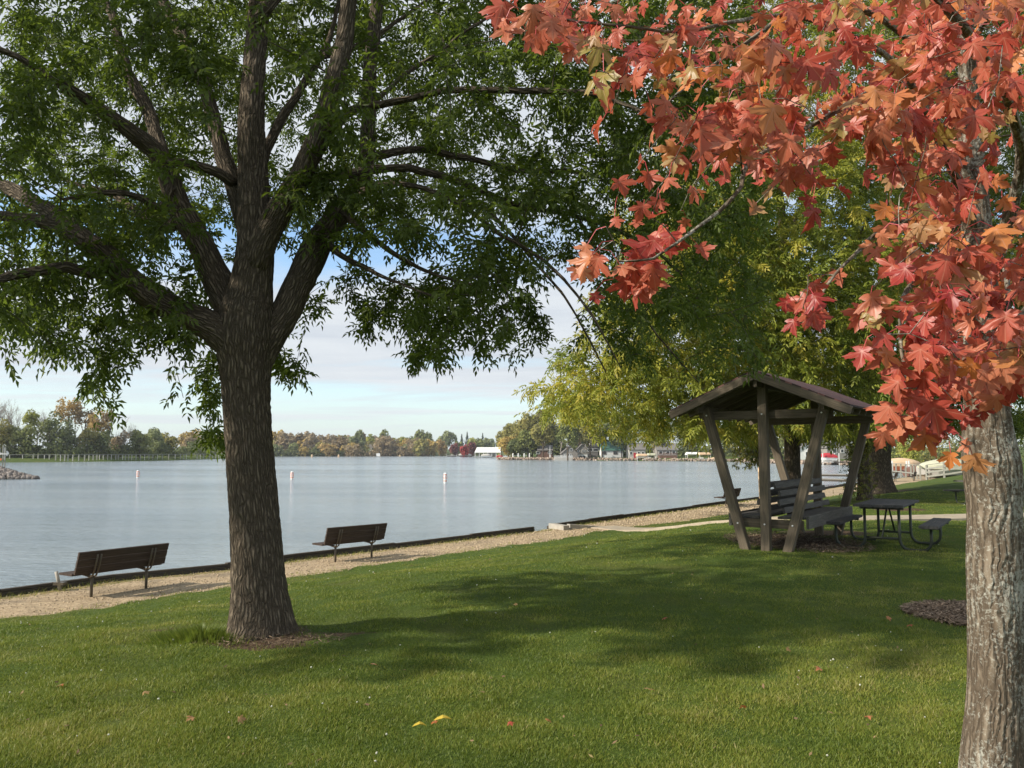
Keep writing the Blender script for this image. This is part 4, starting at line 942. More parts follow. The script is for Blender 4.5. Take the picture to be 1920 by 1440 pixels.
def leaves_mesh(A, t, nr, size, bend, r):
    """maple leaves: A base point, t tip direction, nr normal"""
    K = len(A); nr = unit(nr - t * (nr * t).sum(1, keepdims=True)); sd = np.cross(t, nr)
    wx = rng.uniform(.85, 1.1, K)[:, None]; x = LV[None, :, 0] * wx; y = np.repeat(LV[None, :, 1], K, 0)
    r2 = x ** 2 + (y - .1) ** 2
    z = -bend[:, None] * r2 + rng.uniform(-.2, .75, K)[:, None] * np.abs(x) + .05 * np.sin(6 * x + rng.uniform(0, 6, K)[:, None]) * np.cos(5 * y + rng.uniform(0, 6, K)[:, None]) + rng.normal(0, .12, K)[:, None] * x * y
    V = A[:, None] + size[:, None, None] * (x[..., None] * sd[:, None] + y[..., None] * t[:, None] + z[..., None] * nr[:, None])
    T = (np.arange(K)[:, None, None] * len(LV) + LT[None]).reshape(-1, 3)
    return V.reshape(-1, 3), T, np.repeat(r, len(LV)), np.tile(LVN, K)
A = []; D = []; R0 = []
pet = MB()
for p in mp_:
    uu_ = 960 + F * (p[-1][0] + ML[0]) / (p[-1][1] + ML[1]); vv_ = 848 - F * (p[-1][2] - CAMZ) / (p[-1][1] + ML[1])
    tanz = 1 if (uu_ < 1660 and 60 < vv_ < 420 and rng.random() < .6) or rng.random() < .12 else 0
    base_r = rng.choice([.08, .2, .34, .45, .58, .7, .8, .95], p=[.02, .05, .10, .20, .22, .08, .25, .08] if tanz else [.09, .17, .26, .22, .11, .08, .04, .03])
    k = rng.integers(2, 5)
    for j in range(k):
        f = 1 - j * .13 if j else 1.; i = max(0, min(len(p) - 1, int(f * (len(p) - 1)))); b = p[i]
        d = unit(np.array([*rng.normal(0, 1, 2), rng.normal(-.1, .6)])); l = rng.uniform(.03, .075)
        e = b + d * l + np.array((0, 0, -.35 * l)); pet.tube([b, b + d * l * .5 + (0, 0, .006), e], .0011, 3, False)
        A.append(e); D.append(unit(d * .35 + np.array((0, 0, -1.)) + rng.normal(0, .38, 3))); R0.append(np.clip(base_r + rng.normal(0, .09), 0, 1))
pet.build('leaf_stalks', mat_plain('red petioles', (.42, .05, .06), .5), maple)
A = np.array(A); D = unit(np.array(D)); K = len(A)
nr = np.array((-.35, -.9, .35)) + rng.normal(0, .75, (K, 3)); nr *= np.where(rng.random(K) < .12, -1, 1)[:, None]
V, T_, r_, vn_ = leaves_mesh(A, D, nr, rng.uniform(.040, .082, K) * np.where(rng.random(K) < .12, 1.25, 1), rng.uniform(-.2, .75, K), np.array(R0))
fast_mesh('crown', V, T_, M_MAPLELEAF, maple, rnd=r_, vein=vn_).data.polygons.foreach_set('use_smooth', [True] * len(T_)); print('maple leaves', K)

# ------------------------------------------------------------------ far shore: trees
def far_mat(name, lo_, hi_):
    return mat_leaf(name, [(0, tuple(x * 1.1 for x in lo_)), (.5, tuple((a + b) / 2 * 1.35 for a, b in zip(lo_, hi_))), (1, tuple(x * 1.45 for x in hi_))], .3, rough=.8)
FM = {'green': far_mat('far green foliage', (0.103, 0.125, 0.037), (0.189, 0.200, 0.056)), 'dark': far_mat('far dark foliage', (0.080, 0.102, 0.036), (0.146, 0.160, 0.051)),
      'lime': far_mat('far lime foliage', (.15, .17, .03), (.27, .27, .05)), 'gold': far_mat('far gold foliage', (.24, .17, .05), (.38, .28, .08)),
      'orange': far_mat('far orange foliage', (.25, .165, .06), (.38, .27, .10)), 'tan': far_mat('far tan foliage', (.18, .135, .075), (.28, .215, .12)),
      'rust': far_mat('far rust foliage', (.15, .11, .06), (.25, .185, .09)), 'red': far_mat('far red foliage', (.22, .03, .03), (.36, .06, .05)),
      'maroon': far_mat('far maroon foliage', (.11, .035, .03), (.18, .055, .045)), 'olive': far_mat('far olive foliage', (0.139, 0.138, 0.040), (0.245, 0.213, 0.057)),
      'sage': far_mat('far sage foliage', (0.114, 0.137, 0.058), (0.197, 0.215, 0.091)), 'spruce': far_mat('far spruce needles', (.03, .05, .028), (.055, .08, .045))}
M_BARE = mat_plain('bare grey branches', (.30, .27, .24), .9, var=.2)
M_DEAD = mat_plain('bleached dead wood', (.52, .47, .42), .9)
def crown_faces(c, rad, n, size, lobes=11, fill=.25, cone=False, squash=1.):
    """leaf clumps spread over uneven lobes"""
    if cone:
        z = rng.random(n) ** 1.3; a = rng.uniform(0, 2 * PI, n); tier = .75 + .35 * ((z * 9) % 1)
        r = (1 - z) * tier * (.55 + .45 * rng.random(n))
        p = np.stack([np.cos(a) * r * rad[0], np.sin(a) * r * rad[1], (z * 2 - 1) * rad[2]], 1); nr = unit(np.stack([np.cos(a), np.sin(a), 0 * a + .3], 1) + rng.normal(0, .5, (n, 3)))
    else:
        lc = rnd_dirs(lobes) * rng.uniform(.35, .72, (lobes, 1)); lc[:, 2] = lc[:, 2] * .9 + .05; lr = rng.uniform(.30, .52, lobes)
        k = rng.choice(lobes, n, p=lr ** 2 / (lr ** 2).sum()); d = rnd_dirs(n); d[:, 2] = np.where(rng.random(n) < .55, np.abs(d[:, 2]), d[:, 2])
        rr = np.where(rng.random(n) < fill, rng.uniform(.3, .9, n), rng.uniform(.85, 1.12, n))
        p = (lc[k] + d * (lr[k] * rr)[:, None]) * rad; nr = unit(d + rng.normal(0, .55, (n, 3)))
    a = unit(np.cross(nr, rnd_dirs(n))); b = np.cross(nr, a); s = size * rng.uniform(.5, 1.35, n)[:, None]
    q = [p + a * s * rng.uniform(.5, 1.1, (n, 1)), p + b * s * rng.uniform(.4, 1., (n, 1)), p - a * s * rng.uniform(.5, 1.1, (n, 1)), p - b * s * rng.uniform(.4, 1., (n, 1))]
    V = np.stack(q, 1).reshape(-1, 3) + c
    return V, np.arange(4 * n).reshape(n, 4)
def branchy(mb, h, spread, r0, depth=4, sides=4, k0=5, top=.35):
    def rec(p, d, l, r, lev):
        n = 3; q = [p]; dd = d
        for _ in range(n):
            dd = unit(dd + rng.normal(0, .16, 3) + (0, 0, .08)); q.append(q[-1] + dd * l / n)
        mb.tube(q, np.linspace(r, r * .55, n + 1), sides if lev < 2 else 3, False)
        if lev >= depth: return
        for j in range(k0 if lev == 0 else rng.integers(3, 5)):
            i = rng.integers(1, n + 1); nd = unit(dd + rng.normal(0, .55, 3) * spread + (0, 0, .25)); rec(q[i], nd, l * rng.uniform(.5, .72), r * .55, lev + 1)
    rec(np.array((0, 0, -.3)), np.array((0, 0, 1.)), h * .42, r0, 0)
def far_tree(u, vt, vb, Y, wpx, kind, name, label, n=1300, group=None, trunk=True, cone=False, bare=0, lobes=11, z0=None, size=None, low=.12, fill=.2):
    x = (u - 960) / F * Y; z0 = tz(x, Y) if z0 is None else z0; zt = float(P(u, vt, Y)[2]); h = zt - z0; R = wpx * Y / F / 2
    t = thing(name, (x, Y, z0), label, 'tree', group)
    m = MB()
    if bare: branchy(m, h, .9, max(.16, h * .014), 5 if bare > 1 else 4, k0=6)
    else:
        m.tube([(0, 0, -.4), (0, 0, h * .3), (h * .01, 0, h * .7)], [h * .022, h * .016, h * .006], 7)
        for _ in range(5):
            a = rng.uniform(0, 2 * PI); m.tube([(0, 0, h * rng.uniform(.2, .45)), (math.cos(a) * R * .35, math.sin(a) * R * .35, h * .6), (math.cos(a) * R * .6, math.sin(a) * R * .6, h * .75)], [h * .009, h * .006, h * .002], 4, False)
    m.build('trunk', M_BARE if bare else M_FARBARK, t)
    if kind:
        zc = h * (low + 1) / 2; rz_ = h * (1 - low) / 2 * 1.06
        V, T = crown_faces(np.array((0, 0, zc)), np.array((R * 1.1, R * 1.1, rz_)), n, size or Y * .0017, lobes, fill, cone)
        nf = len(T); hue = np.clip(.5 + .22 * np.sin(V[::4, 0] * .9 + u) + .12 * np.sin(V[::4, 2] * 1.7) + rng.normal(0, .18, nf), 0, 1)
        fast_mesh('crown', V, T, FM[kind], t, rnd=np.repeat(hue, 4))
    return t
FT = [
 # left belt, seen across the water
 (32, 728, 863, 292, 95, None, 'bare_tree', 'tall bare grey tree at the far left end of the lake wood', dict(bare=2)),
 (-8, 740, 863, 300, 70, None, 'bare_tree', 'second bare grey tree cut by the left edge of the picture', dict(bare=2)),
 (72, 745, 863, 305, 60, None, 'bare_tree', 'bare pale tree left of the golden topped tree', dict(bare=2)),
 (93, 742, 863, 310, 46, None, 'bare_tree', 'slender bare tree touching the golden topped tree from the left', dict(bare=1)),
 (60, 770, 863, 288, 32, 'lime', 'autumn_tree', 'small yellow crown poking above the dark bushes on the left', dict(n=700, low=.5)),
 (128, 741, 863, 300, 54, 'orange', 'autumn_tree', 'tallest golden orange tree in the left wood', dict(n=1000, low=.45, fill=.5)),
 (160, 757, 863, 305, 46, 'rust', 'autumn_tree', 'thin russet brown tree right of the tallest golden tree', dict(n=800, low=.35, fill=.6)),
 (186, 766, 863, 300, 42, 'orange', 'autumn_tree', 'rounded rusty orange tree in the middle of the left wood', dict(n=900, low=.35, fill=.5)),
 (205, 764, 863, 303, 30, 'tan', 'autumn_tree', 'half bare tan tree at the right shoulder of the left wood', dict(n=500, low=.4, fill=.6)),
 (228, 775, 863, 300, 34, None, 'bare_tree', 'small bare tree leaning right beyond the rusty orange tree', dict(bare=1)),
 (8, 790, 864, 275, 52, 'olive', 'shore_tree', 'olive bushy tree behind the white channel markers', dict(n=1500, low=.0)),
 (42, 786, 864, 276, 56, 'green', 'shore_tree', 'round green tree right of the white channel markers', dict(n=1700, low=.0)),
 (98, 778, 864, 280, 48, 'dark', 'shore_tree', 'dark green tree under the golden crown', dict(n=1600, low=.0)),
 (135, 782, 864, 284, 48, 'sage', 'shore_tree', 'grey green tree in front of the golden tree', dict(n=1500, low=.0)),
 (166, 796, 864, 286, 40, 'olive', 'shore_tree', 'olive tree between the grey green tree and the dark one', dict(n=1200, low=.0)),
 (192, 800, 864, 290, 44, 'dark', 'shore_tree', 'low dark tree in the middle of the left shore', dict(n=1400, low=.0)),
 (222, 804, 864, 300, 40, 'tan', 'shore_tree', 'low brownish tree right of the low dark tree', dict(n=1000, low=.05, fill=.5)),
 (264, 799, 864, 310, 46, 'green', 'shore_tree', 'green tree with a pointed top above the fence line', dict(n=1700, low=.0)),
 (292, 803, 863, 330, 36, 'sage', 'shore_tree', 'soft sage green tree right of the pointed green one', dict(n=1300, low=.0)),
 (318, 806, 863, 340, 40, 'olive', 'shore_tree', 'yellowish green tree at the right end of the dark left wood', dict(n=1500, low=.0)),
 (286, 800, 860, 520, 44, 'dark', 'distant_tree', 'dark far crown rising behind the left wood', dict(n=800)),
 (345, 806, 860, 470, 40, 'gold', 'distant_tree', 'yellow crown just right of the left wood', dict(n=1100)),
 (372, 805, 860, 480, 40, 'gold', 'distant_tree', 'golden crown beside the hanging ash sprig', dict(n=1100)),
 (360, 818, 861, 440, 36, 'tan', 'distant_tree', 'tan thicket tree below the yellow crowns', dict(n=900, low=0)),
 (390, 820, 861, 450, 36, 'sage', 'distant_tree', 'dull green tree hard against the left of the ash trunk', dict(n=900, low=0)),
 (420, 812, 861, 460, 50, 'gold', 'distant_tree', 'golden tree hidden behind the ash trunk', dict(n=600, low=0)),
 (520, 804, 856, 640, 26, 'gold', 'distant_tree', 'yellow crown at the right edge of the ash trunk', dict(n=700)),
 (532, 802, 856, 650, 22, None, 'bare_tree', 'faint bare crown right of the ash trunk', dict(bare=1)),
 (560, 813, 856, 700, 36, 'green', 'distant_tree', 'dark green strip of crown above the long tan wood', dict(n=700)),
 (614, 833, 856, 610, 38, 'orange', 'distant_tree', 'bright orange bush in the long tan wood', dict(n=900, low=.1)),
 (572, 836, 856, 610, 30, 'gold', 'distant_tree', 'dull yellow bush left of the bright orange bush', dict(n=700, low=.1)),
 (671, 805, 856, 640, 31, 'sage', 'distant_tree', 'tall rounded blue green tree standing out of the tan wood', dict(n=1600, low=.05)),
 (692, 822, 856, 630, 26, None, 'dead_tree', 'bleached dead tree beside the tall blue green one', dict(bare=1)),
 (695, 813, 857, 690, 26, 'lime', 'distant_tree', 'yellow green crown right of the tall blue green tree', dict(n=800)),
 (721, 810, 857, 700, 24, 'green', 'distant_tree', 'small rounded green crown half way along the far wood', dict(n=900)),
 (748, 816, 857, 690, 38, 'lime', 'distant_tree', 'broad yellow crown left of the two grey green domes', dict(n=1100)),
 (765, 821, 857, 680, 26, 'gold', 'distant_tree', 'golden crown under the grey green domes', dict(n=800)),
 (793, 809, 857, 720, 40, 'green', 'distant_tree', 'first of two grey green domes on the far shore', dict(n=1600)),
 (770, 816, 857, 730, 26, 'sage', 'distant_tree', 'low grey green crown left of the domes', dict(n=900)),
 (805, 825, 857, 640, 30, 'gold', 'distant_tree', 'mustard yellow tree at the waterline below the domes', dict(n=1300, low=.1)),
 (827, 828, 857, 650, 24, 'orange', 'distant_tree', 'orange yellow small tree right of the mustard one', dict(n=1000, low=.1)),
 (837, 808, 856, 760, 42, 'sage', 'distant_tree', 'second larger dome with a paler green top', dict(n=1700)),
 (852, 829, 855, 660, 15, 'maroon', 'distant_tree', 'small crimson tree left of the dark conifers', dict(n=600, low=.15)),
 (866, 816, 855, 790, 20, 'spruce', 'conifer', 'left dark conifer of the pair on the far shore', dict(n=700, cone=True, size=.7, low=.02)),
 (876, 812, 855, 790, 22, 'spruce', 'conifer', 'taller right dark conifer of the pair on the far shore', dict(n=800, cone=True, size=.7, low=.02)),
 (886, 817, 855, 760, 26, 'lime', 'distant_tree', 'bright lime crown above the red trees', dict(n=1300)),
 (905, 814, 855, 790, 20, 'spruce', 'conifer', 'lone dark conifer behind the white boathouse', dict(n=600, cone=True, size=.7, low=.02)),
 (858, 824, 855, 740, 16, 'green', 'distant_tree', 'green tree behind the small crimson tree', dict(n=700)),
 (872, 833, 856, 560, 17, 'red', 'distant_tree', 'bright scarlet tree left of the white boathouse', dict(n=700, low=.1)),
 (885, 827, 857, 570, 16, 'maroon', 'distant_tree', 'dark red tree touching the boathouse roof', dict(n=900, low=.1)),
 (917, 818, 857, 700, 34, 'sage', 'distant_tree', 'soft green crown behind the boathouse roof', dict(n=1300)),
 (897, 822, 857, 690, 24, 'green', 'distant_tree', 'green crown left behind the boathouse roof', dict(n=900)),
 (940, 812, 858, 560, 30, 'olive', 'distant_tree', 'olive crown between the boathouse and the point', dict(n=1200)),
 # the wooded point on the right
 (954, 814, 862, 352, 40, 'gold', 'point_tree', 'golden orange tree at the tip of the wooded point', dict(n=2400, low=.02)),
 (968, 826, 862, 346, 30, 'dark', 'point_tree', 'low dark tree beneath the golden one on the point', dict(n=1500, low=.0)),
 (962, 802, 862, 372, 48, 'olive', 'point_tree', 'olive tree rising behind the golden tree on the point', dict(n=1800, low=.2)),
 (990, 786, 862, 352, 50, 'olive', 'point_tree', 'olive and russet tree second from the tip of the point', dict(n=2400, low=.15)),
 (1010, 778, 862, 356, 48, 'olive', 'point_tree', 'rounded olive crown with an orange top on the point', dict(n=2400, low=.2)),
 (998, 808, 862, 344, 36, 'green', 'point_tree', 'green lower tree in the middle of the point', dict(n=1700, low=.12)),
 (1035, 784, 862, 350, 46, 'green', 'point_tree', 'green tree directly left of the gabled cottage', dict(n=2300, low=.25)),
 (1052, 772, 860, 375, 50, None, 'bare_tree', 'bare grey crown above the middle of the point', dict(bare=2)),
 (1068, 776, 860, 362, 44, 'olive', 'point_tree', 'tall dull olive tree behind the gabled cottage', dict(n=2200, low=.35)),
 (1085, 790, 863, 330, 40, 'green', 'point_tree', 'green tree whose trunk stands in front of the gabled cottage', dict(n=1800, low=.42)),
 (1098, 768, 860, 370, 48, 'rust', 'point_tree', 'half bare brown tree above the cottages', dict(n=1100, low=.4, fill=.6)),
 (1120, 770, 860, 372, 54, 'dark', 'point_tree', 'dark tree behind the grey house on the point', dict(n=2200, low=.2)),
 (1064, 800, 863, 312, 30, 'green', 'point_tree', 'slender tree whose bare trunk crosses the white railed deck', dict(n=1300, low=.42)),
 (1106, 806, 863, 314, 32, 'olive', 'point_tree', 'slender tree in front of the arched basement cottage', dict(n=1300, low=.4)),
 (1018, 800, 863, 330, 40, 'olive', 'point_tree', 'low crowned olive tree screening the brown cottage', dict(n=1800, low=.25)),
 (1165, 806, 863, 318, 44, 'green', 'point_tree', 'green tree shading the right end of the green roofed house', dict(n=1800, low=.3)),
 (1226, 806, 864, 312, 46, 'olive', 'point_tree', 'olive tree shading the space between the two lake houses', dict(n=1800, low=.25)),
 (1128, 800, 863, 322, 34, 'green', 'point_tree', 'slim tree between the grey and the green roofed houses', dict(n=1300, low=.45)),
 (1150, 780, 860, 360, 60, 'dark', 'point_tree', 'dark crown behind the green roofed house', dict(n=2200, low=.3)),
 (1190, 775, 860, 350, 66, 'dark', 'point_tree', 'dark tree behind the hanging lime branches', dict(n=1800, low=.15)),
 (1240, 780, 860, 350, 70, 'dark', 'point_tree', 'dark tree behind the brown lake house', dict(n=1800, low=.15)),
 (1290, 785, 860, 335, 66, 'dark', 'point_tree', 'dark tree behind the canopied boat lifts', dict(n=1800, low=.1)),
 (1340, 780, 860, 320, 70, 'dark', 'point_tree', 'dark tree seen just left of the front shelter post', dict(n=1800, low=.1)),
 (1385, 790, 862, 300, 60, 'olive', 'point_tree', 'olive tree behind the front left shelter post', dict(n=1600, low=.1)),
 (1425, 795, 864, 285, 56, 'sage', 'point_tree', 'sage tree behind the centre shelter post', dict(n=1400, low=.1)),
 (1470, 775, 866, 260, 70, 'olive', 'point_tree', 'olive tree across the bay behind the shelter bench', dict(n=1800, low=.1)),
 (1530, 760, 868, 245, 80, 'olive', 'bay_tree', 'large olive tree behind the red covered boat', dict(n=2600, low=.25)),
 (1590, 770, 868, 240, 70, 'tan', 'bay_tree', 'mottled brown and yellow tree beside the bay house', dict(n=2200, low=.2, fill=.5)),
 (1640, 760, 868, 230, 80, 'green', 'bay_tree', 'green tree behind the ivy clad trunk', dict(n=1800, low=.1)),
 (1700, 822, 884, 112, 44, 'lime', 'bay_tree', 'small bright yellow green tree right of the double trunk', dict(n=2600, low=.1, size=.13)),
 (1740, 800, 880, 150, 90, 'olive', 'bay_tree', 'olive bushy tree behind the tarp covered boat', dict(n=3000, low=.0, size=.2)),
 (1800, 770, 878, 155, 110, 'dark', 'bay_tree', 'dark bushy tree left of the maple trunk', dict(n=3200, low=.0, size=.2)),
 (1880, 760, 878, 150, 120, 'dark', 'bay_tree', 'dark bushy tree right of the maple trunk', dict(n=3200, low=.0, size=.2)),
 (1690, 770, 876, 165, 90, 'green', 'bay_tree', 'tall green tree behind the small yellow green tree', dict(n=2600, low=.1, size=.25)),
]
for f in FT:
    u, vt, vb, Y, wpx, kind, nm, lb, kw = f
    if nm == 'point_tree' and u < 1160: vt -= 7; wpx *= 1.3; kw['n'] = int(kw.get('n', 1300) * 1.5)
    far_tree(u, vt, vb, Y, wpx, kind, nm, lb, **kw)
for o in bpy.data.objects:
    if o.name.startswith('dead_tree'): o.children[0].data.materials[0] = M_DEAD
# look-alike trees of the long tan wood
WG = 'look-alike trees of the long tan wood'
lastk = None
protos = {}
k_ = 0
for Yr, u0, u1, st_, vt0 in ((700, 508, 790, 13, 816), (640, 512, 800, 15, 822)):
    for u in np.arange(u0, u1, st_):
        u = u + rng.uniform(-4, 4); kd = ['tan', 'rust', 'gold', 'tan', 'olive', 'tan'][k_ % 6]; k_ += 1; Y = Yr + rng.uniform(-20, 20); vt = vt0 + rng.uniform(-4, 3); x = (u - 960) / F * Y
        lb = 'one of the low tan and russet trees making up the long far wood'
        key = (kd, k_ % 2)
        if key not in protos: protos[key] = far_tree(u, vt, 856, Y, 26, kd, 'wood_tree', lb, n=800, group=WG, low=.02, fill=.4)
        else: c_ = copy_thing(protos[key], (x, Y, tz(x, Y)), rng.uniform(0, 6), lb, WG); c_.scale = (1.1, 1.1, rng.uniform(.9, 1.12))
# low thickets along the waterlines
def thicket(name, pts, n, hgt, mat, label, size, depth=6, gap=0.):
    pts = np.array(pts, float); t = rng.random(n) * (len(pts) - 1); i = np.minimum(t.astype(int), len(pts) - 2); f = (t - i)[:, None]
    c = pts[i] * (1 - f) + pts[i + 1] * f + rng.normal(0, depth * .4, (n, 2)) * [.3, 1]
    hh = hgt * (.55 + .3 * np.sin(t * 9) + .25 * np.sin(t * 23 + 1)); z = tz(*pts[0]) + np.clip(rng.random(n) ** .7, 0, 1) * hh
    p = np.stack([c[:, 0], c[:, 1], z], 1); nr = unit(rnd_dirs(n) + [0, -.5, .5]); a = unit(np.cross(nr, rnd_dirs(n))); b = np.cross(nr, a); s = size * rng.uniform(.5, 1.3, (n, 1))
    V = np.stack([p + a * s, p + b * s * .7, p - a * s, p - b * s * .7], 1).reshape(-1, 3)
    return tag(fast_mesh(name, V, np.arange(4 * n).reshape(n, 4), mat, None, rnd=np.repeat(np.clip(rng.normal(.45, .25, n), 0, 1), 4)), label, 'thicket', kind='stuff')
def xy(u, Y): return ((u - 960) / F * Y, Y)
thicket('undergrowth', [xy(-20, 277), xy(60, 277), xy(150, 281), xy(250, 306), xy(330, 342), xy(410, 408)], 9000, 6.5, FM['dark'], 'dark undergrowth along the left shore behind the fence', .55)
thicket('undergrowth', [xy(505, 604), xy(560, 612), xy(640, 620), xy(720, 640), xy(790, 650)], 9000, 10, FM['dark'], 'dark brushy undergrowth at the foot of the long far wood', .95, 10)
thicket('undergrowth', [xy(650, 612), xy(720, 630), xy(800, 640)], 3500, 14, FM['tan'], 'tan brush near the water in the long far wood', .95, 10)
thicket('undergrowth', [xy(1160, 335), xy(1250, 330), xy(1330, 318), xy(1420, 300), xy(1500, 262)], 7000, 9, FM['dark'], 'dark undergrowth behind the right hand cottages', .6)
thicket('undergrowth', [xy(985, 395), xy(1050, 392), xy(1110, 385), xy(1170, 375)], 6000, 13, FM['dark'], 'dark wood behind the gabled cottages on the point', .7)
thicket('undergrowth', [xy(1490, 262), xy(1600, 250), xy(1700, 245)], 4000, 9, FM['green'], 'green undergrowth across the bay', .5)
thicket('undergrowth', [xy(1650, 170), xy(1760, 165), xy(1920, 165), xy(2050, 160)], 7000, 7, FM['green'], 'green hedge growth behind the tarp covered boat', .4)
thicket('undergrowth', [xy(800, 700), xy(860, 760), xy(945, 740)], 3500, 11, FM['sage'], 'soft green brush behind the boathouse', 1.0, 14)

# ------------------------------------------------------------------ houses, lifts, docks, fence, markers
def lbox(mb, x0, x1, y0, y1, z0, z1): mb.box(((x0 + x1) / 2, (y0 + y1) / 2, (z0 + z1) / 2), (x1 - x0, y1 - y0, z1 - z0))
def window(par, x, z, w_, h_, y=-.05, frame=M_WHITE):
    f = MB(); t = .12
    for a in (-1, 1): f.box((x + a * (w_ / 2 + t / 2), y - .03, z), (t, .1, h_ + 2 * t)); f.box((x, y - .03, z + a * (h_ / 2 + t / 2)), (w_, .1, t))
    o = f.build('window', frame, par); g_ = MB(); g_.box((x, y, z), (w_, .06, h_)); g_.build('pane', M_GLASS, o)
def gable(par, name, x0, x1, z0, zw, zt, d, wall, y=0., over=.35, ridge='y', roofmat=M_ROOFD):
    """block with a pitched roof; ridge 'y' = gable faces the water, 'x' = ridge runs sideways"""
    m = MB(); xm = (x0 + x1) / 2; ym = y + d / 2
    V = [(x0, y, z0), (x1, y, z0), (x1, y + d, z0), (x0, y + d, z0), (x0, y, zw), (x1, y, zw), (x1, y + d, zw), (x0, y + d, zw)]
    if ridge == 'y': V += [(xm, y, zt), (xm, y + d, zt)]; fs = [(0, 1, 5, 8, 4), (2, 3, 7, 9, 6), (1, 2, 6, 5), (3, 0, 4, 7)]
    else: V += [(x0, ym, zt), (x1, ym, zt)]; fs = [(0, 1, 5, 4), (2, 3, 7, 6), (1, 2, 6, 9, 5), (3, 0, 4, 8, 7)]
    m.add(V, fs); o = m.build(name, wall, par)
    r = MB(); th = .22
    for sg in (-1, 1):
        if ridge == 'y':
            sl_ = (zt - zw) / ((x1 - x0) / 2); xe = (x0 - over) if sg < 0 else (x1 + over); ze = zw - sl_ * over
            q = [(xm, y - over, zt + .05), (xm, y + d + over, zt + .05), (xe, y + d + over, ze + .05), (xe, y - over, ze + .05)]
        else:
            sl_ = (zt - zw) / (d / 2); ye = (y - over) if sg < 0 else (y + d + over); ze = zw - sl_ * over
            q = [(x0 - over, ym, zt + .05), (x1 + over, ym, zt + .05), (x1 + over, ye, ze + .05), (x0 - over, ye, ze + .05)]
        q = np.array(q); q2 = q + (0, 0, th); r.add(np.vstack([q, q2]), [(0, 1, 2, 3), (7, 6, 5, 4), (0, 4, 5, 1), (1, 5, 6, 2), (2, 6, 7, 3), (3, 7, 4, 0)])
    r.build('roof', roofmat, par); return o
def site(u, Y, label, name='house', cat='house', rz=0., z=None):
    x = (u - 960) / F * Y; return thing(name, (x, Y, tz(x, Y) if z is None else z), label, cat, None, rz)
PXM = lambda Y: Y / F
Y = 322; k = PXM(Y)
h_ = site(1067, Y, 'grey gabled cottage with a white railed deck on the wooded point')
gable(h_, 'wall', -14 * k, 16 * k, -.5, 3.2, 6.1, 9, M_GREYS)
for x in (-10.5, -7.5, -1, 2.5): window(h_, x * k, 2.6, 1.5 * k if x < -5 else 2.2 * k, .75)
window(h_, 3.5 * k, 4.7, .8, .8)
m = MB(); lbox(m, -29 * k, 5 * k, -3, -.15, -.3, 1.35); m.build('deck', M_OFFW, h_)
m = MB()
for x in np.arange(-29, 5.1, 1.7): m.box((x * k, -2.95, 1.9), (.12, .12, 1.1))
for zz_ in (1.6, 1.85, 2.1, 2.4): m.box((-12 * k, -2.95, zz_), (34 * k, .07, .09))
m.build('deck_railing', M_WHITE, h_)
h_ = site(1091, Y + 3, 'smaller grey gabled cottage with a white arched basement next to the decked one')
gable(h_, 'wall', -9 * k, 10 * k, 1.3, 3.4, 5.4, 8, M_GREYS); m = MB(); lbox(m, -9 * k, 10 * k, .02, 7.8, -.6, 1.3); b_ = m.build('basement', M_WHITE, h_)
for x in (-7, 2.2, 5): window(h_, x * k, 2.7, .6 if x < 0 else .9, .8)
for x in (-3, 3):
    m = MB(); m.tube([(x * k, -.02, .25), (x * k, -.10, .25)], .62, 16); m.build('arch', M_GLASS, b_)
h_ = site(1112, Y + 16, 'dark grey two storey house with white dormer behind the trunks on the point')
gable(h_, 'wall', -13 * k, 9 * k, -.5, 4.4, 7.4, 9, M_ROOFD, ridge='x')
m = MB(); lbox(m, -7 * k, 1 * k, -.6, 3, 4.9, 6.1); d_ = m.build('dormer', M_OFFW, h_)
for x in (-6, 4): window(h_, x * k, 3.0, 2.2, 1.2)
h_ = site(1147, Y, 'low white house with a green roof on the point')
gable(h_, 'wall', -19 * k, 20 * k, -.5, 3.0, 6.2, 9, M_WHITE, ridge='x', roofmat=M_ROOFG)
for x in (-15.5, -12.8): window(h_, x * k, 1.9, 2.1 * k, 1.0, frame=M_BRNS)
window(h_, 6 * k, 1.9, 1.4, 1.0, frame=M_BRNS)
h_ = site(1022, 340, 'dark brown cottage half hidden by trees near the tip of the point')
gable(h_, 'wall', -14 * k, 14 * k, -.5, 3.0, 5.0, 8, M_BRNS, ridge='x'); window(h_, -3, 2, 1.4, .9); window(h_, 2, 2, 1.4, .9)
h_ = site(1193, 312, 'pale lake house with a red door under the hanging lime foliage')
gable(h_, 'wall', -14 * k, 16 * k, -.5, 3.2, 5.6, 8, M_OFFW, ridge='x'); m = MB(); lbox(m, -1.2, -.3, -.12, -.02, 0, 2.0); m.build('door', M_RED, h_)
for x in (-2.2, .8, 2.4): window(h_, x, 1.8, .8, 1.1)
h_ = site(1250, 306, 'brown lake house with a long reddish deck left of the canopied lifts')
gable(h_, 'wall', -18 * k, 18 * k, -.5, 3.0, 5.4, 9, M_GREYS, ridge='x'); m = MB(); lbox(m, -17 * k, 14 * k, -3.4, -.15, -.3, .9); m.build('deck', M_BRNS, h_)
m = MB()
for x in np.arange(-17, 14.5, 2.4): m.box((x * k, -3.3, 1.35), (.12, .12, .9))
m.box((-1.5 * k, -3.3, 1.8), (31 * k, .1, .1)); m.build('deck_railing', M_BRNS, h_)
for x in (-2.5, .2, 2.5): window(h_, x, 2.0, 1.2, 1.1)
h_ = site(1568, 232, 'grey lake house with a pale gable across the bay behind the red covered boat')
gable(h_, 'wall', -3, 3.2, -.5, 3.4, 5.6, 8, M_GREYS); window(h_, -.8, 2.4, 1.1, 1.1); window(h_, 1.4, 2.4, .8, .9)
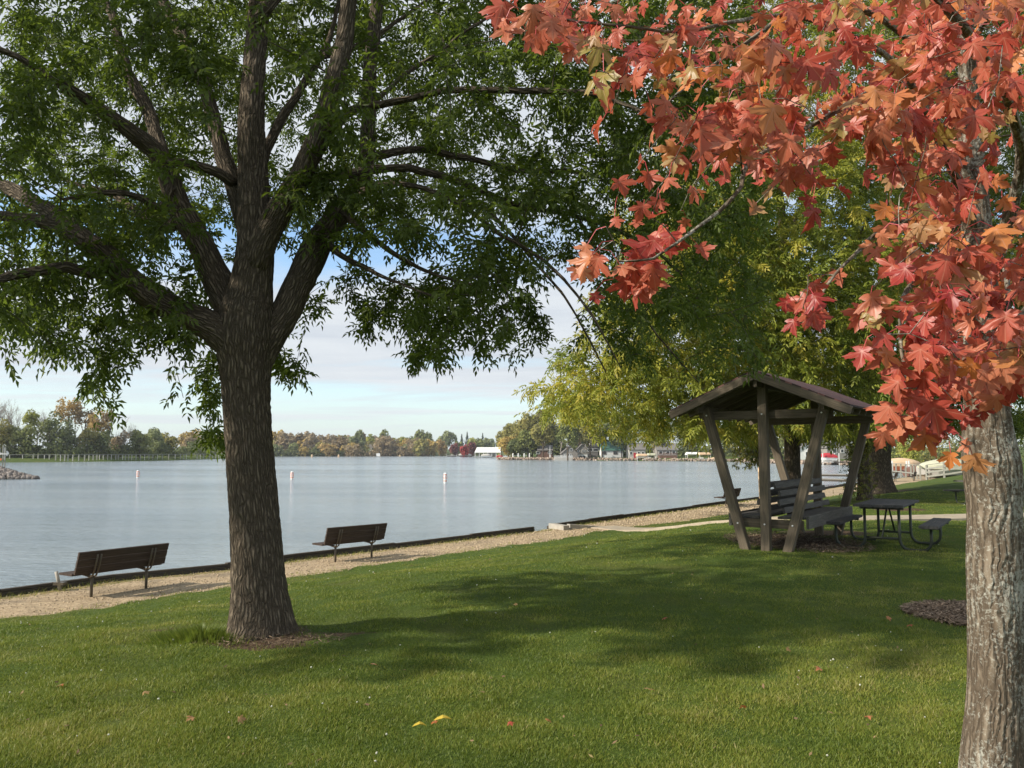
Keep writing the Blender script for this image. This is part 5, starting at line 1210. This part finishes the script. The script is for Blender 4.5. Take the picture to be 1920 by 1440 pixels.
h_ = site(1512, 236, 'small white cottage glimpsed between the shelter posts across the bay')
gable(h_, 'wall', -3, 3, -.5, 2.8, 4.6, 7, M_WHITE); window(h_, 0, 1.7, 1.1, 1)
h_ = site(862, 760, 'tiny pale house between the red trees on the far shore', z=-1)
gable(h_, 'wall', -6, 7, 0, 5, 9, 9, M_OFFW); window(h_, -2, 3, 2, 2); window(h_, 3, 3, 2, 2)

# boathouse on the far shore
Yb = 455; k = PXM(Yb)
bh = thing('boathouse', ((914.5 - 960) * k, Yb, WATER), 'long open sided white boathouse with a pale metal roof', 'boathouse')
m = MB(); x0, x1 = -24.5 * k, 24.5 * k; ze, zt_ = 3.0, 5.9
q = np.array([(x0 + 1.2, 4, zt_), (x1 - .3, 4, zt_), (x1, -.5, ze), (x0, -.5, ze), (x0 + 1.2, 4, zt_ + .15), (x1 - .3, 4, zt_ + .15), (x1, -.5, ze + .15), (x0, -.5, ze + .15)])
q2 = q.copy(); q2[:, 1] = 8 - q2[:, 1]
m.add(q, [(0, 1, 2, 3), (7, 6, 5, 4), (0, 4, 5, 1), (1, 5, 6, 2), (2, 6, 7, 3), (3, 7, 4, 0)]); m.add(q2, [(3, 2, 1, 0), (4, 5, 6, 7), (1, 5, 4, 0), (2, 6, 5, 1), (3, 7, 6, 2), (0, 4, 7, 3)]); m.build('roof', M_WHITE, bh)
for x in np.linspace(x0 + .3, x1 - .3, 7):
    m = MB(); m.box((x, 0, 1.4), (.3, .3, 3.4)); m.build('post', M_WHITE, bh)
m = MB(); lbox(m, x0 + 7, x1 - 3, 7.6, 7.8, .4, 3.0); m.build('back_wall', M_OFFW, bh)
m = MB(); lbox(m, x0, x1 + 1, -1.2, 1.6, .35, .6); m.build('pier_deck', M_PALEW, bh)

def boat(par_label, u, v, Y, L_, W_, H_, hull, rz=0., z=WATER, top=None, kind='boat', arch=False):
    x = float(P(u, v, Y)[0]); t = thing(kind, (x, Y, z), par_label, 'boat', None, rz)
    m = MB(); n = 9; V = []; 
    for i in range(n):
        s = i / (n - 1); x_ = (s - .5) * L_; w_ = W_ / 2 * (1 - max(0, (s - .55) / .45) ** 2.2 * .96); zt = H_ * (1 + .25 * s * s); kz = .02 + .35 * H_ * max(0, (s - .6) / .4) ** 2
        V += [(x_, -w_, zt), (x_, -w_ * .8, zt * .35), (x_, 0, kz), (x_, w_ * .8, zt * .35), (x_, w_, zt)]
    fs = []
    for i in range(n - 1):
        for j in range(4): a = i * 5 + j; fs.append((a, a + 1, a + 6, a + 5))
        fs.append((i * 5, i * 5 + 5, i * 5 + 9, i * 5 + 4))
    fs.append((0, 4, 3, 2, 1)); fs.append(tuple((n - 1) * 5 + j for j in range(5))); m.add(V, fs); m.build('hull', hull, t)
    if top:
        m = MB(); V = []; n2 = 11; kx = 9
        for i in range(n2):
            s = i / (n2 - 1); x_ = (s - .5) * L_ * .98; w_ = W_ / 2 * 1.04 * (1 - max(0, (s - .6) / .4) ** 2.2 * .9); hh = H_ * (.25 + .95 * math.sin(PI * min(1, s * .9 + .1)) ** .7)
            for j in range(kx):
                a = PI * j / (kx - 1); V.append((x_, -w_ * math.cos(a), H_ * (1 + .2 * s * s) * .92 + hh * math.sin(a) ** .8))
        fs = [(i * kx + j, i * kx + j + 1, (i + 1) * kx + j + 1, (i + 1) * kx + j) for i in range(n2 - 1) for j in range(kx - 1)] + [tuple(range(kx))[::-1], tuple((n2 - 1) * kx + j for j in range(kx))]
        m.add(V, fs); m.build('cover', top, t)
    else:
        m = MB(); m.box((-.05 * L_, 0, H_ * 1.35), (L_ * .22, W_ * .6, H_ * .55)); m.build('console', M_OFFW, t)
    return t
def lift(label, u, Y, L_, W_, hz_, mat):
    x = (u - 960) / F * Y; t = thing('boat_lift', (x, Y, WATER), label, 'boat lift')
    for sx in (-1, 1):
        for sy in (-1, 1):
            m = MB(); m.box((sx * L_ * .42, sy * W_ / 2, hz_ / 2 - .4), (.13, .13, hz_ + .8)); m.build('post', M_WHITE, t)
    m = MB(); V = []; kx = 7
    for xx, f in ((-L_ / 2, .7), (-L_ / 2 + .4, 1), (L_ / 2 - .4, 1), (L_ / 2, .7)):
        for j in range(kx): a = PI * j / (kx - 1); V.append((xx, -W_ * .6 * math.cos(a) * f, hz_ + .75 * math.sin(a) ** .6 * f - (.25 if f < 1 else 0)))
    n_ = 4; fs = [(i * kx + j, i * kx + j + 1, (i + 1) * kx + j + 1, (i + 1) * kx + j) for i in range(n_ - 1) for j in range(kx - 1)] + [tuple(range(kx))[::-1], tuple((n_ - 1) * kx + j for j in range(kx)), (0, kx, 2 * kx, 3 * kx, 4 * kx - 1, 3 * kx - 1, 2 * kx - 1, kx - 1)]
    m.add(V, fs); m.build('canopy', mat, t)
    return t
lift('boat lift with a tan canopy at the left of the lifts below the brown house', 1202, 300, 4.2, 2.6, 1.9, M_TAN)
lift('boat lift with a cream canopy beside the tan canopied one', 1220, 300, 3.4, 2.6, 2.1, M_TARP)
lift('boat lift with a long white canopy in front of the dark trees', 1296, 292, 4.6, 2.8, 2.5, M_WHITE)
lift('boat lift with a peach canopy right of the long white one', 1319, 290, 4.6, 2.8, 2.4, M_TAN)
boat('white boat sitting under the cream canopy', 1219, 860, 299, 4.2, 2, .9, M_WHITE)
boat('white boat sitting under the peach canopy', 1317, 860, 289, 4.6, 2, .9, M_WHITE)
boat('tan covered boat moored right of the peach canopied lift', 1345, 860, 285, 5.4, 2.2, .7, M_TAN, top=M_TAN)
boat('red covered white boat on a lift across the bay, between the shelter posts', 1551, 870, 203, 4.6, 2.2, 1.0, M_WHITE, rz=PI, z=WATER + .9, top=M_RED)
tl = thing('boat_lift', ((1551 - 960) / F * 203, 203, WATER), 'white open boat lift frame carrying the red covered boat', 'boat lift')
for sx in (-2.0, 2.1):
    for sy in (-1.4, 1.4): m = MB(); m.box((sx, sy, 1.2), (.16, .16, 3.6)); m.build('post', M_WHITE, tl)
m = MB(); lbox(m, -2.4, 2.3, -1.5, 1.5, .7, .85); m.build('cradle', M_WHITE, tl)
boat('white boat with a pale canopy inside the boathouse', 912, 856, 454, 6, 2.4, 1.1, M_WHITE, top=M_OFFW)
boat('red boat at the right end of the boathouse', 937, 858, 452, 4, 2, .7, M_RED, top=M_RED)
boat('long white boat moored at the piers left of the boathouse', 872, 853, 560, 9, 3, 1.2, M_OFFW, top=M_OFFW)
boat('grey boat moored left of the long white one', 848, 853, 570, 7, 2.6, 1.0, M_OFFW)

def dock(label, pts, w_, z, mat, name='dock', posts=None, ph=1.0, pmat=M_WHITE, every=3.0):
    pts = [np.array(p, float) for p in pts]; t = thing(name, (pts[0][0], pts[0][1], z), label, 'dock'); o = np.array(t.location)
    m = MB(); legs = MB()
    for a, b in zip(pts[:-1], pts[1:]):
        d = (b - a) / np.linalg.norm(b - a); L_ = np.linalg.norm(b - a); nrm = np.array([-d[1], d[0]])
        for s in np.arange(.075, L_, .15): c = a + d * s; m.beam(np.array([*(c - nrm * w_ / 2), z]) - o, np.array([*(c + nrm * w_ / 2), z]) - o, .135, .04)
        for sg in (-1, 1): A = a + nrm * sg * (w_ / 2 - .05); B = b + nrm * sg * (w_ / 2 - .05); legs.beam(np.array([*A, z - .12]) - o, np.array([*B, z - .12]) - o, .06, .16)
    m.build('deck', mat, t); legs.build('side_beam', M_WALLW, t)
    if posts:
        for a, b in zip(pts[:-1], pts[1:]):
            d = (b - a) / np.linalg.norm(b - a); L_ = np.linalg.norm(b - a); nrm = np.array([-d[1], d[0]])
            for s in np.arange(.3, L_, every):
                for sg in posts:
                    c = a + d * s + nrm * sg * (w_ / 2 + .08); q = MB(); q.box(np.array([*c, z - .4 + ph / 2]) - o, (.13, .13, ph + 1.2)); q.build('post', pmat, t)
    return t
dock('pale wide plank dock across the water seen between the shelter posts', [xy(1522, 93), xy(1668, 90)], 3.0, -.92, M_PALEW, posts=(-1,), ph=.5, every=4)
dock('second pale dock nearer the shore, lower in the gap between the posts', [xy(1530, 79), xy(1612, 76)], 2.0, -.98, M_PALEW, posts=(-1,), ph=.55, every=3.2)
dock('thin dark dock beside the red covered boat across the bay', [xy(1562, 199), xy(1640, 197)], 2.4, -.75, M_WALLW)
dock('pale pier left of the boathouse on the far shore', [xy(838, 566), xy(889, 560)], 3, -.9, M_PALEW, posts=(-1,), ph=1.2, every=8)
dock('pale dock with white mooring posts left of the grey rail fence', [xy(1662, 100), xy(1724, 98)], 2.2, -.75, M_PALEW, posts=(-1, 1), ph=1.1, every=1.9)

# leaning hand rail by the gravel path, and the grey rail fence
def rail_fence(name, label, pts, h, rails, mat, every, pw_=.12, rw=.13, cat='fence', zf=None):
    pts = [np.array(p, float) for p in pts]; z0 = tz(*pts[0]) if zf is None else zf; t = thing(name, (*pts[0], z0), label, cat); o = np.array(t.location)
    for a, b in zip(pts[:-1], pts[1:]):
        L_ = np.linalg.norm(b - a); n = max(1, int(round(L_ / every))); d = (b - a) / L_
        for i in range(n + 1):
            c = a + (b - a) * i / n; zz = (tz(*c) if zf is None else zf) - z0
            m = MB(); m.beam(np.array([*(c - o[:2]), zz - .3]), np.array([*(c - o[:2]), zz + h]), pw_, pw_, (d[0], d[1], 0)); m.build('post', mat, t)
        for r_ in rails:
            m = MB(); off = np.array([d[1], -d[0]]) * (pw_ / 2 + .022)
            za = (tz(*a) if zf is None else zf) - z0; zb = (tz(*b) if zf is None else zf) - z0
            if r_ >= h: m.beam(np.array([*(a - o[:2]), za + h + .02]), np.array([*(b - o[:2]), zb + h + .02]), .17, .045)
            else: m.beam(np.array([*(a - o[:2] + off), za + r_]), np.array([*(b - o[:2] + off), zb + r_]), .04, rw, (0, 0, 1))
            m.build('rail', mat, t)
    return t
rail_fence('hand_rail', 'weathered two rail hand rail by the gravel path seen through the shelter', [xy(1522, 60.5), xy(1562, 63.5)], .95, (.35, .95), M_WOOD, 1.4)
rail_fence('rail_fence', 'grey four rail fence in front of the tarp covered boat', [xy(1733, 74), xy(1766, 72.5), xy(1830, 71)], 1.35, (.3, .68, 1.02, 1.35), M_RAILG, 2.1, .16, .15)
rail_fence('rail_fence', 'grey fence returning along the dock left of the tarp covered boat', [xy(1668, 93), xy(1704, 84), xy(1721, 78)], 1.35, (.5, 1.35), M_RAILG, 2.4, .14, .13, zf=-1.05)
boat('boat wintering under a pale green tarp behind the grey rail fence', 1778, 870, 79, 6.6, 2.6, .9, M_OFFW, rz=PI + .1, z=-.95, top=M_TARP)
boat('brown open boat left of the tarp covered one', 1735, 872, 92, 4.5, 2, .7, M_BRNS, z=-1.3, top=M_BRNS)
boat('orange and white boat behind the white mooring posts', 1690, 868, 108, 5.5, 2.2, .9, M_ORANGE, z=-1.1, top=M_TAN)

# buoys
def buoy(u, v, h, label, d=.34, z=WATER):
    q = G(u, v, WATER); t = thing('buoy', tuple(q), label, 'buoy', 'white and orange regulatory buoys')
    m = MB(); m.tube([(0, 0, -.3), (0, 0, .02), (0, 0, h - .08), (0, 0, h - .02), (0, 0, h)], [d / 2, d / 2, d / 2, d / 2 * .8, d / 2 * .3], 20); m.build('body', M_WHITE, t, True)
    for zc in (.22, .80):
        m = MB(); m.tube([(0, 0, h * zc - .045), (0, 0, h * zc + .045)], d / 2 + .006, 20); m.build('band', M_ORANGE, t)
    m = MB()
    for a in (0, PI / 2, PI, 3 * PI / 2):
        for s_ in range(4):
            p0 = [(0, .15), (.09, 0), (0, -.15), (-.09, 0)][s_]; p1 = [(0, .15), (.09, 0), (0, -.15), (-.09, 0)][(s_ + 1) % 4]
            f = lambda p: ((d / 2 + .01) * math.sin(a + p[0] / (d / 2)), -(d / 2 + .01) * math.cos(a + p[0] / (d / 2)), h * .52 + p[1]); m.tube([f(p0), f(((p0[0] + p1[0]) / 2, (p0[1] + p1[1]) / 2)), f(p1)], .018, 4)
    m.build('diamond_mark', M_ORANGE, t); return t
buoy(258.5, 896, .95, 'white and orange buoy farthest left, between the rock jetty and the ash trunk')
buoy(547.5, 899, .95, 'white and orange buoy just right of the ash trunk')
buoy(835, 906, 1.08, 'white and orange buoy out in open water below the drooping leaves')
for u, v, lb in ((585, 857.5, 'tiny yellow float left of two on the far water by the tan wood'), (635, 857.3, 'tiny yellow float right of two on the far water by the tan wood')):
    q = G(u, v, WATER); t = thing('mooring_float', tuple(q), lb, 'float'); m = MB(); m.tube([(0, 0, -.3), (0, 0, 1.), (0, 0, 1.7), (0, 0, 1.9)], [.6, .6, .35, .1], 12); m.build('body', M_TAN, t)
q = G(709, 857.5, WATER); t = thing('channel_sign', tuple(q), 'white square board on a float far out near the blue green tree', 'sign'); m = MB(); m.box((0, 0, 1.6), (2.4, .15, 1.9)); m.build('board', M_WHITE, t); m = MB(); m.box((0, .1, .4), (.3, .3, 1.8)); m.build('post', M_OFFW, t)

# left shore fence (tall pale posts with a thin rail)
fp = [np.array(xy(8, 262)), np.array(xy(120, 264)), np.array(xy(250, 290)), np.array(xy(330, 324)), np.array(xy(414, 387))]
fp = [p + [0, 3] for p in fp]
t = thing('post_fence', (*fp[0], -.7), 'long fence of pale posts and a thin rail along the left shore', 'fence'); o = np.array(t.location)
us = [22, 46, 66, 75, 87, 96, 108, 117, 125, 131, 140, 151, 162, 170, 178, 185, 190, 197, 205, 212, 220, 225, 233, 238, 244, 250, 258, 266, 274, 282, 289, 298, 307, 319, 331, 341, 347, 352, 360, 372, 378, 384, 390, 396, 401, 407, 412]
FU = np.array([960 + F * p[0] / p[1] for p in fp]); FY = np.array([p[1] for p in fp])
for i, u in enumerate(us):
    Yq = float(np.interp(u, FU, FY)); c = np.array(xy(u, Yq)); w_ = .42 if i % 3 != 1 else .22; m = MB(); m.box(np.array([*(c - o[:2]), .4]), (w_ * .8, .2, 2.0)); m.build('post', M_RAILG if w_ > .3 else M_OFFW, t)
for a, b in zip(fp[:-1], fp[1:]):
    m = MB(); m.beam(np.array([*(a - o[:2]), 1.5]), np.array([*(b - o[:2]), 1.5]), .1, .12); m.build('rail', M_RAILG, t)

# rock jetty with the white channel markers
jt = np.array([(-64, 92), (-60, 96)])
def rocks(name, label, centres, sizes, mat):
    V = []; T = []; n0 = 0
    ico = np.array([(0, 0, 1), (.9, 0, .35), (.28, .85, .4), (-.72, .52, .4), (-.72, -.52, .45), (.28, -.85, .35), (.72, .52, -.5), (-.28, .85, -.4), (-.9, 0, -.4), (-.28, -.85, -.45), (.72, -.52, -.4), (0, 0, -1)], float)
    F_ = np.array([(0, 1, 2), (0, 2, 3), (0, 3, 4), (0, 4, 5), (0, 5, 1), (1, 6, 2), (2, 7, 3), (3, 8, 4), (4, 9, 5), (5, 10, 1), (6, 7, 2), (7, 8, 3), (8, 9, 4), (9, 10, 5), (10, 6, 1), (11, 7, 6), (11, 8, 7), (11, 9, 8), (11, 10, 9), (11, 6, 10)])
    n = len(centres); jit = 1 + rng.normal(0, .16, (n, 12, 3)); M_ = rng.normal(size=(n, 3, 3)); Qm, _ = np.linalg.qr(M_)
    S = sizes[:, None] * rng.uniform(.6, 1.15, (n, 3)); V = np.einsum('nij,nkj->nki', Qm, ico[None] * jit * S[:, None]) + centres[:, None]
    T = (np.arange(n)[:, None, None] * 12 + F_[None]).reshape(-1, 3)
    return tag(fast_mesh(name, V.reshape(-1, 3), T, mat, None, rnd=np.repeat(rng.random(n), 12)), label, 'rocks', kind='stuff')
def mat_rock(name, a, b_):
    m, nt, b = new_mat(name); r = attr(nt, 'rnd').outputs['Fac']; n = noise(nt, N(nt, 'ShaderNodeTexCoord').outputs['Object'], 5, 5, .6)
    L(nt, mixc(nt, .4, ramp(nt, r, [(0, a), (1, b_)]), ramp(nt, n, [(.3, a), (.7, b_)])), b.inputs['Base Color']); b.inputs['Roughness'].default_value = .9; return m
M_ROCK = mat_rock('grey brown riprap', (.09, .075, .062), (.30, .26, .23)); M_ROCKT = mat_rock('pinkish riprap', (.16, .12, .085), (.46, .36, .28))
n = 3600; s = rng.random(n); a = rng.random(n)
tipx, tipy = -56.6, 98.2
cx_ = tipx - s ** .8 * 22; half_ = .3 + 3.4 * np.minimum(1, s * 3.6); cy_ = tipy - 2.2 + (a - .45) * 2 * half_ + s * 1.0
hz_ = WATER + 1.55 * np.minimum(1, s * 5.2 + .03) ** .8 * (1 - np.abs(a - .5) * 2 * .9) + .05
rocks('riprap_rocks', 'heaped grey brown riprap stones on the jetty at the left edge', np.stack([cx_, cy_, hz_], 1), rng.uniform(.14, .34, n), M_ROCK)
mb = MB(); V = []; ns = 12; kk = 7
for i in range(ns):
    s = i / (ns - 1); x_ = tipx - .5 - s * 24; hw = .2 + 3.0 * min(1, s * 3.6)
    for j in range(kk): a = -1 + 2 * j / (kk - 1); V.append((x_, tipy - 1.8 + a * hw + s, WATER - .3 + (1.8 * min(1, s * 5.2 + .03) ** .8) * math.cos(a * 1.3)))
mb.add(V, [(i * kk + j, (i + 1) * kk + j, (i + 1) * kk + j + 1, i * kk + j + 1) for i in range(ns - 1) for j in range(kk - 1)]); ob = mb.build('jetty_land', M_PARKLAND if 'M_PARKLAND' in globals() else mat_plain('jetty turf', (.10, .13, .035), .95, var=.4, scale=1.2)); tag(ob, kind='structure')
# riprap along the point
pts_ = np.array([(-5, 350), (0, 338), (20, 325), (78, 272), (76, 225), (85, 200)], float); n = 3600; t_ = rng.random(n) * 5; i = np.minimum(t_.astype(int), 4); f = (t_ - i)[:, None]
c = pts_[i] * (1 - f) + pts_[i + 1] * f + rng.normal(0, .9, (n, 2)); rocks('riprap_rocks', 'low band of pinkish shore stones below the cottages', np.stack([c[:, 0], c[:, 1] + .3, WATER + .1 + rng.random(n) * .8], 1), rng.uniform(.2, .5, n), M_ROCKT)
mk = thing('channel_marker', (*xy(9, 96.5), -.15), 'white diamond channel boards on a timber post frame on the rock jetty', 'sign')
k = 96.5 / F
for x, h_ in ((-6, 36), (0, 41), (4.5, 36)): m = MB(); m.box((x * k, 0, h_ * k / 2 - .2), (.1, .12, h_ * k + .4)); m.build('post', M_RAILG, mk)
m = MB(); m.box((-1.5 * k, -.08, 24 * k), (22 * k, .06, .09)); m.build('crossbar', M_WHITE, mk)
for cx_, cz_, rw_, rh_, yy in ((2, 25, 5, 12, .1), (-8, 25, 5, 5, .12), (6.5, 25, 3.8, 5.2, .14)):
    m = MB(); q = np.array([(rw_ * k, 0, 0), (0, 0, rh_ * k), (-rw_ * k, 0, 0), (0, 0, -rh_ * k)]); V = np.vstack([q + (cx_ * k, yy - .02, cz_ * k), q + (cx_ * k, yy + .02, cz_ * k)])
    m.add(V, [(0, 1, 2, 3), (7, 6, 5, 4), (0, 4, 5, 1), (1, 5, 6, 2), (2, 6, 7, 3), (3, 7, 4, 0)]); m.build('diamond_board', M_WHITE, mk)
m = MB(); m.box((-5 * k, -.15, 14 * k), (9 * k, .06, 3.2 * k)); m.build('orange_panel', M_ORANGE, mk)
fl = thing('flagpole', (*xy(1031, 330), -.6), 'thin white flagpole between the brown and the gabled cottages', 'flagpole'); m = MB(); m.tube([(0, 0, 0), (0, 0, 5)], [.14, .1], 8); m.build('pole', M_WHITE, fl); m = MB(); m.box((0, 0, .5), (.6, .6, 1)); m.build('base', M_WHITE, fl)
for u in (962, 972, 983, 993): 
    c_ = site(u, 341, 'white bollard in the short row at the tip of the wooded point', 'bollard', 'bollard', z=-1.3); tag(c_, group='white bollards at the point'); m = MB(); m.tube([(0, 0, 0), (0, 0, 2.3), (0, 0, 2.5)], [.32, .32, .1], 10); m.build('post', M_WHITE, c_)

# ------------------------------------------------------------------ small things on the lawn
def clover():
    n = 330; X, Y = scatter_lawn(n, 3.0, 26, 1.1); z, s, nn = terrain(X, Y)
    w_ = np.sin(X * 1.1 + 1) * np.sin(Y * .9) > -.25; kp = (s > 0) & (nn > path_w(X, Y) + .1) & w_ & (soil_at(X, Y) < .3); X, Y, z = X[kp], Y[kp], z[kp]; n = len(X)
    ctr = np.stack([X, Y, z + .045], 1); sz = .0062 * np.maximum(1, Y / 8)
    return rocks('clover_flowers', 'scattered small white clover heads in the lawn', ctr, sz * rng.uniform(.7, 1.3, n), mat_rock('clover white', (.38, .38, .30), (.62, .62, .52)))
clover()
FL = [(1476, 1260, .9), (1400, 1375, .7), (1628, 1398, .62), (1215, 1337, .92), (970, 1168, .9), (268, 1353, .9), (110, 1340, .9), (360, 1406, .85), (445, 1408, .9), (818, 1408, .7), (955, 1405, .3), (700, 1290, .8), (1540, 1300, .6),
      (1664, 1190, .8), (1712, 1206, .5), (1246, 1195, .45), (1025, 1400, .8)]
for i, (u, v, r0) in enumerate(FL):
    q = G(u, v, -.1); x, y = q[0], q[1]; z = tz(x, y) + .04; t_d = unit(np.array([[math.cos(i * 2.4), math.sin(i * 2.4), rng.uniform(-.1, .2)]])); nr_ = np.array([[rng.normal(0, .3), rng.normal(-.3, .3), 1.]])
    V, T_, rr_, vv_ = leaves_mesh(np.array([[0, 0, 0.]]), t_d, nr_, np.array([rng.uniform(.036, .055)]), np.array([.5]), np.array([r0]))
    ob = fast_mesh('fallen_leaf', V, T_, M_MAPLELEAF, None, rnd=rr_, vein=vv_); ob.location = (x, y, z)
    tag(ob, 'curled maple leaf lying on the mown grass', 'leaf', 'fallen maple leaves on the lawn')
for (u, v, l, lb) in ((812, 1381, .11, 'long yellow willow like leaf lying on the grass at the bottom centre'), (772, 1394, .085, 'shorter yellow leaf left of the long yellow one on the grass')):
    q = G(u, v, -.02); ob_ = MB(); V = [(0, 0, 0), (.2 * l, -.10 * l, .012), (.5 * l, -.13 * l, .022), (.8 * l, -.07 * l, .012), (l, .03 * l, -.004), (.75 * l, .08 * l, .016), (.5 * l, .10 * l, .026), (.2 * l, .07 * l, .014), (.5 * l, -.01 * l, .012)]; ob_.add(V, [(8, i, (i + 1) % 8) for i in range(8)], rnd=.8); ob = ob_.build('fallen_leaf', mat_plain('yellow leaf', (.60, .45, .06), .6), None); ob.location = (q[0], q[1], tz(q[0], q[1]) + .05); ob.rotation_euler = (.3, 0, .2); tag(ob, lb, 'leaf')
# mulch chips round the shelter, in the round bed and at the ash foot
def chips(name, label, cen, rad, n, a, b_, sz=.035):
    th = rng.uniform(0, 2 * PI, n); rr = np.sqrt(rng.random(n)) * 1.02; X = cen[0] + np.cos(th) * rr * rad[0]; Y = cen[1] + np.sin(th) * rr * rad[1]; z, s, nn = terrain(X, Y)
    d = unit(np.stack([np.cos(th * 7), np.sin(th * 7), rng.normal(0, .25, n)], 1)); l = sz * rng.uniform(.5, 1.6, (n, 1)); sd_ = unit(np.cross(d, (0, 0, 1.) + rng.normal(0, .3, (n, 3)))) * l * .25
    c = np.stack([X, Y, z + .012 + rng.random(n) * .03], 1); V = np.stack([c - d * l + sd_, c - d * l - sd_, c + d * l - sd_ * .6, c + d * l + sd_ * .6], 1).reshape(-1, 3)
    return tag(fast_mesh(name, V, np.arange(4 * n).reshape(n, 4), mat_leaf(name + ' chips', [(0, a), (.5, tuple((x + y) / 2 for x, y in zip(a, b_))), (1, b_)], 0., rough=.9), None, rnd=np.repeat(rng.random(n), 4)), label, 'mulch', kind='stuff')
chips('mulch', 'round bed of brown wood chips left of the maple trunk', MULCH, (.66, .66), 9500, (.10, .066, .042), (.38, .27, .18), .019)
chips('mulch', 'trodden wood chips and dead leaves under the timber shelter', SHC, (1.15, 1.7), 5500, (.07, .045, .03), (.30, .225, .15), .02)
chips('leaf_litter', 'dry litter around the foot of the ash trunk', TREE + [.2, -.33], (.6, .22), 500, (.08, .055, .035), (.22, .16, .10), .015)

# ------------------------------------------------------------------ air
mb = MB(); mb.box((-250, 560, 27), (1500, 1300, 72)); hz_o = mb.build('haze', None); tag(hz_o, 'thin pale autumn haze over the lake', 'haze', kind='stuff')
m, nt, b = new_mat('thin haze'); nt.nodes.remove(b); v = N(nt, 'ShaderNodeVolumePrincipled'); v.inputs['Density'].default_value = .00013; v.inputs['Color'].default_value = (.85, .9, 1, 1); L(nt, v.outputs[0], nt.nodes['Material Output'].inputs['Volume']); hz_o.data.materials.append(m)

# ------------------------------------------------------------------ loose stones and dry weeds on the path
n = 9000; Y = 12 + 34 * rng.random(n) ** 1.5; X = np.interp(Y, WALL[:, 1], WALL[:, 0]) + rng.uniform(0, 5.5, n); z, s_, nn = terrain(X, Y); kp = (s_ > 0) & (nn < path_w(X, Y) + .15); X, Y, z = X[kp], Y[kp], z[kp]; n = len(X)
rocks('gravel', 'loose pale gravel strewn along the shore path', np.stack([X, Y, z + .004], 1), np.maximum(.011, .0009 * Y) * rng.uniform(.5, 1.5, n), mat_rock('loose gravel', (.22, .165, .10), (.58, .46, .31)))
def weeds(n, name, label, sel, hmin, hmax):
    Y = 11 + 40 * rng.random(n) ** 1.35; X = np.interp(Y, WALL[:, 1], WALL[:, 0]) + rng.uniform(0, 6, n); z, s_, nn = terrain(X, Y)
    kp = (s_ > 0) & sel(X, Y, nn); X, Y, z = X[kp], Y[kp], z[kp]; n = len(X)
    h = rng.uniform(hmin, hmax, n); th = rng.random(n) * 2 * PI; b0 = np.stack([X, Y, z - .005], 1); sd_ = np.stack([np.cos(th), np.sin(th), 0 * th], 1) * (.0035 * np.maximum(1, Y / 9))[:, None]
    tip = b0 + np.stack([rng.normal(0, .6, n) * h, rng.normal(0, .6, n) * h, h], 1)
    fast_v = np.stack([b0 - sd_, b0 + sd_, tip], 1).reshape(-1, 3)
    return tag(fast_mesh(name, fast_v, np.arange(3 * n).reshape(n, 3), M_BLADE, None, rnd=np.repeat(np.clip(rng.normal(.72, .18, n), 0, 1), 3)), label, 'weeds', kind='stuff')
weeds(60000, 'weeds', 'thin yellowing weeds along the foot of the seawall', lambda X, Y, nn: (nn < .75) & (rng.random(len(X)) < np.exp(-(nn / .38) ** 2) * (.35 + .65 * (np.sin(Y * 1.3) > -.2))), .03, .11)
weeds(50000, 'weeds', 'sparse grass tufts breaking up the edge of the gravel path', lambda X, Y, nn: (np.abs(nn - path_w(X, Y)) < .45) & (np.sin(X * 3.1) * np.sin(Y * 2.3) > .1) & (rng.random(len(X)) < .5), .02, .06)
# lush tuft at the left foot of the ash
n = 5000; th = rng.uniform(0, 2 * PI, n); rr = np.abs(rng.normal(0, .16, n)); X = TREE[0] - .42 + np.cos(th) * rr * 1.5; Y = TREE[1] - .22 + np.sin(th) * rr; z = terrain(X, Y)[0]
h = rng.uniform(.05, .13, n) * np.exp(-(rr / .35) ** 2); b0 = np.stack([X, Y, z], 1); sd_ = np.stack([np.cos(th * 5), np.sin(th * 5), 0 * th], 1) * .004
tip = b0 + np.stack([np.cos(th) * h * .7, np.sin(th) * h * .7, h], 1)
tag(fast_mesh('grass_tuft', np.stack([b0 - sd_, b0 + sd_, tip], 1).reshape(-1, 3), np.arange(3 * n).reshape(n, 3), M_BLADE, None, rnd=np.repeat(np.clip(rng.normal(.3, .15, n), 0, 1), 3)), 'lush green tuft of grass at the left foot of the ash trunk', 'grass', kind='stuff')
n = 420; X, Y = scatter_lawn(n, 3.0, 24, 1.2); z, s_, nn = terrain(X, Y); kp = (s_ > 0) & (nn > path_w(X, Y)); X, Y, z = X[kp], Y[kp], z[kp]; n = len(X)
a = rng.uniform(0, 2 * PI, n); l = (.012 * np.maximum(1, Y / 9) * rng.uniform(.6, 1.8, n))[:, None]; d = np.stack([np.cos(a), np.sin(a), rng.normal(0, .3, n)], 1); e = np.stack([-np.sin(a), np.cos(a), rng.normal(0, .3, n)], 1); c = np.stack([X, Y, z + .028], 1)
V = np.stack([c - d * l, c + e * l * .45, c + d * l, c - e * l * .45], 1).reshape(-1, 3)
tag(fast_mesh('leaf_litter', V, np.arange(4 * n).reshape(n, 4), mat_leaf('dry leaf bits', [(0, (.10, .06, .035)), (.6, (.26, .17, .09)), (1, (.38, .30, .12))], .1, rough=.9), None, rnd=np.repeat(rng.random(n), 4)), 'small dry leaf fragments sprinkled over the lawn', 'litter', kind='stuff')
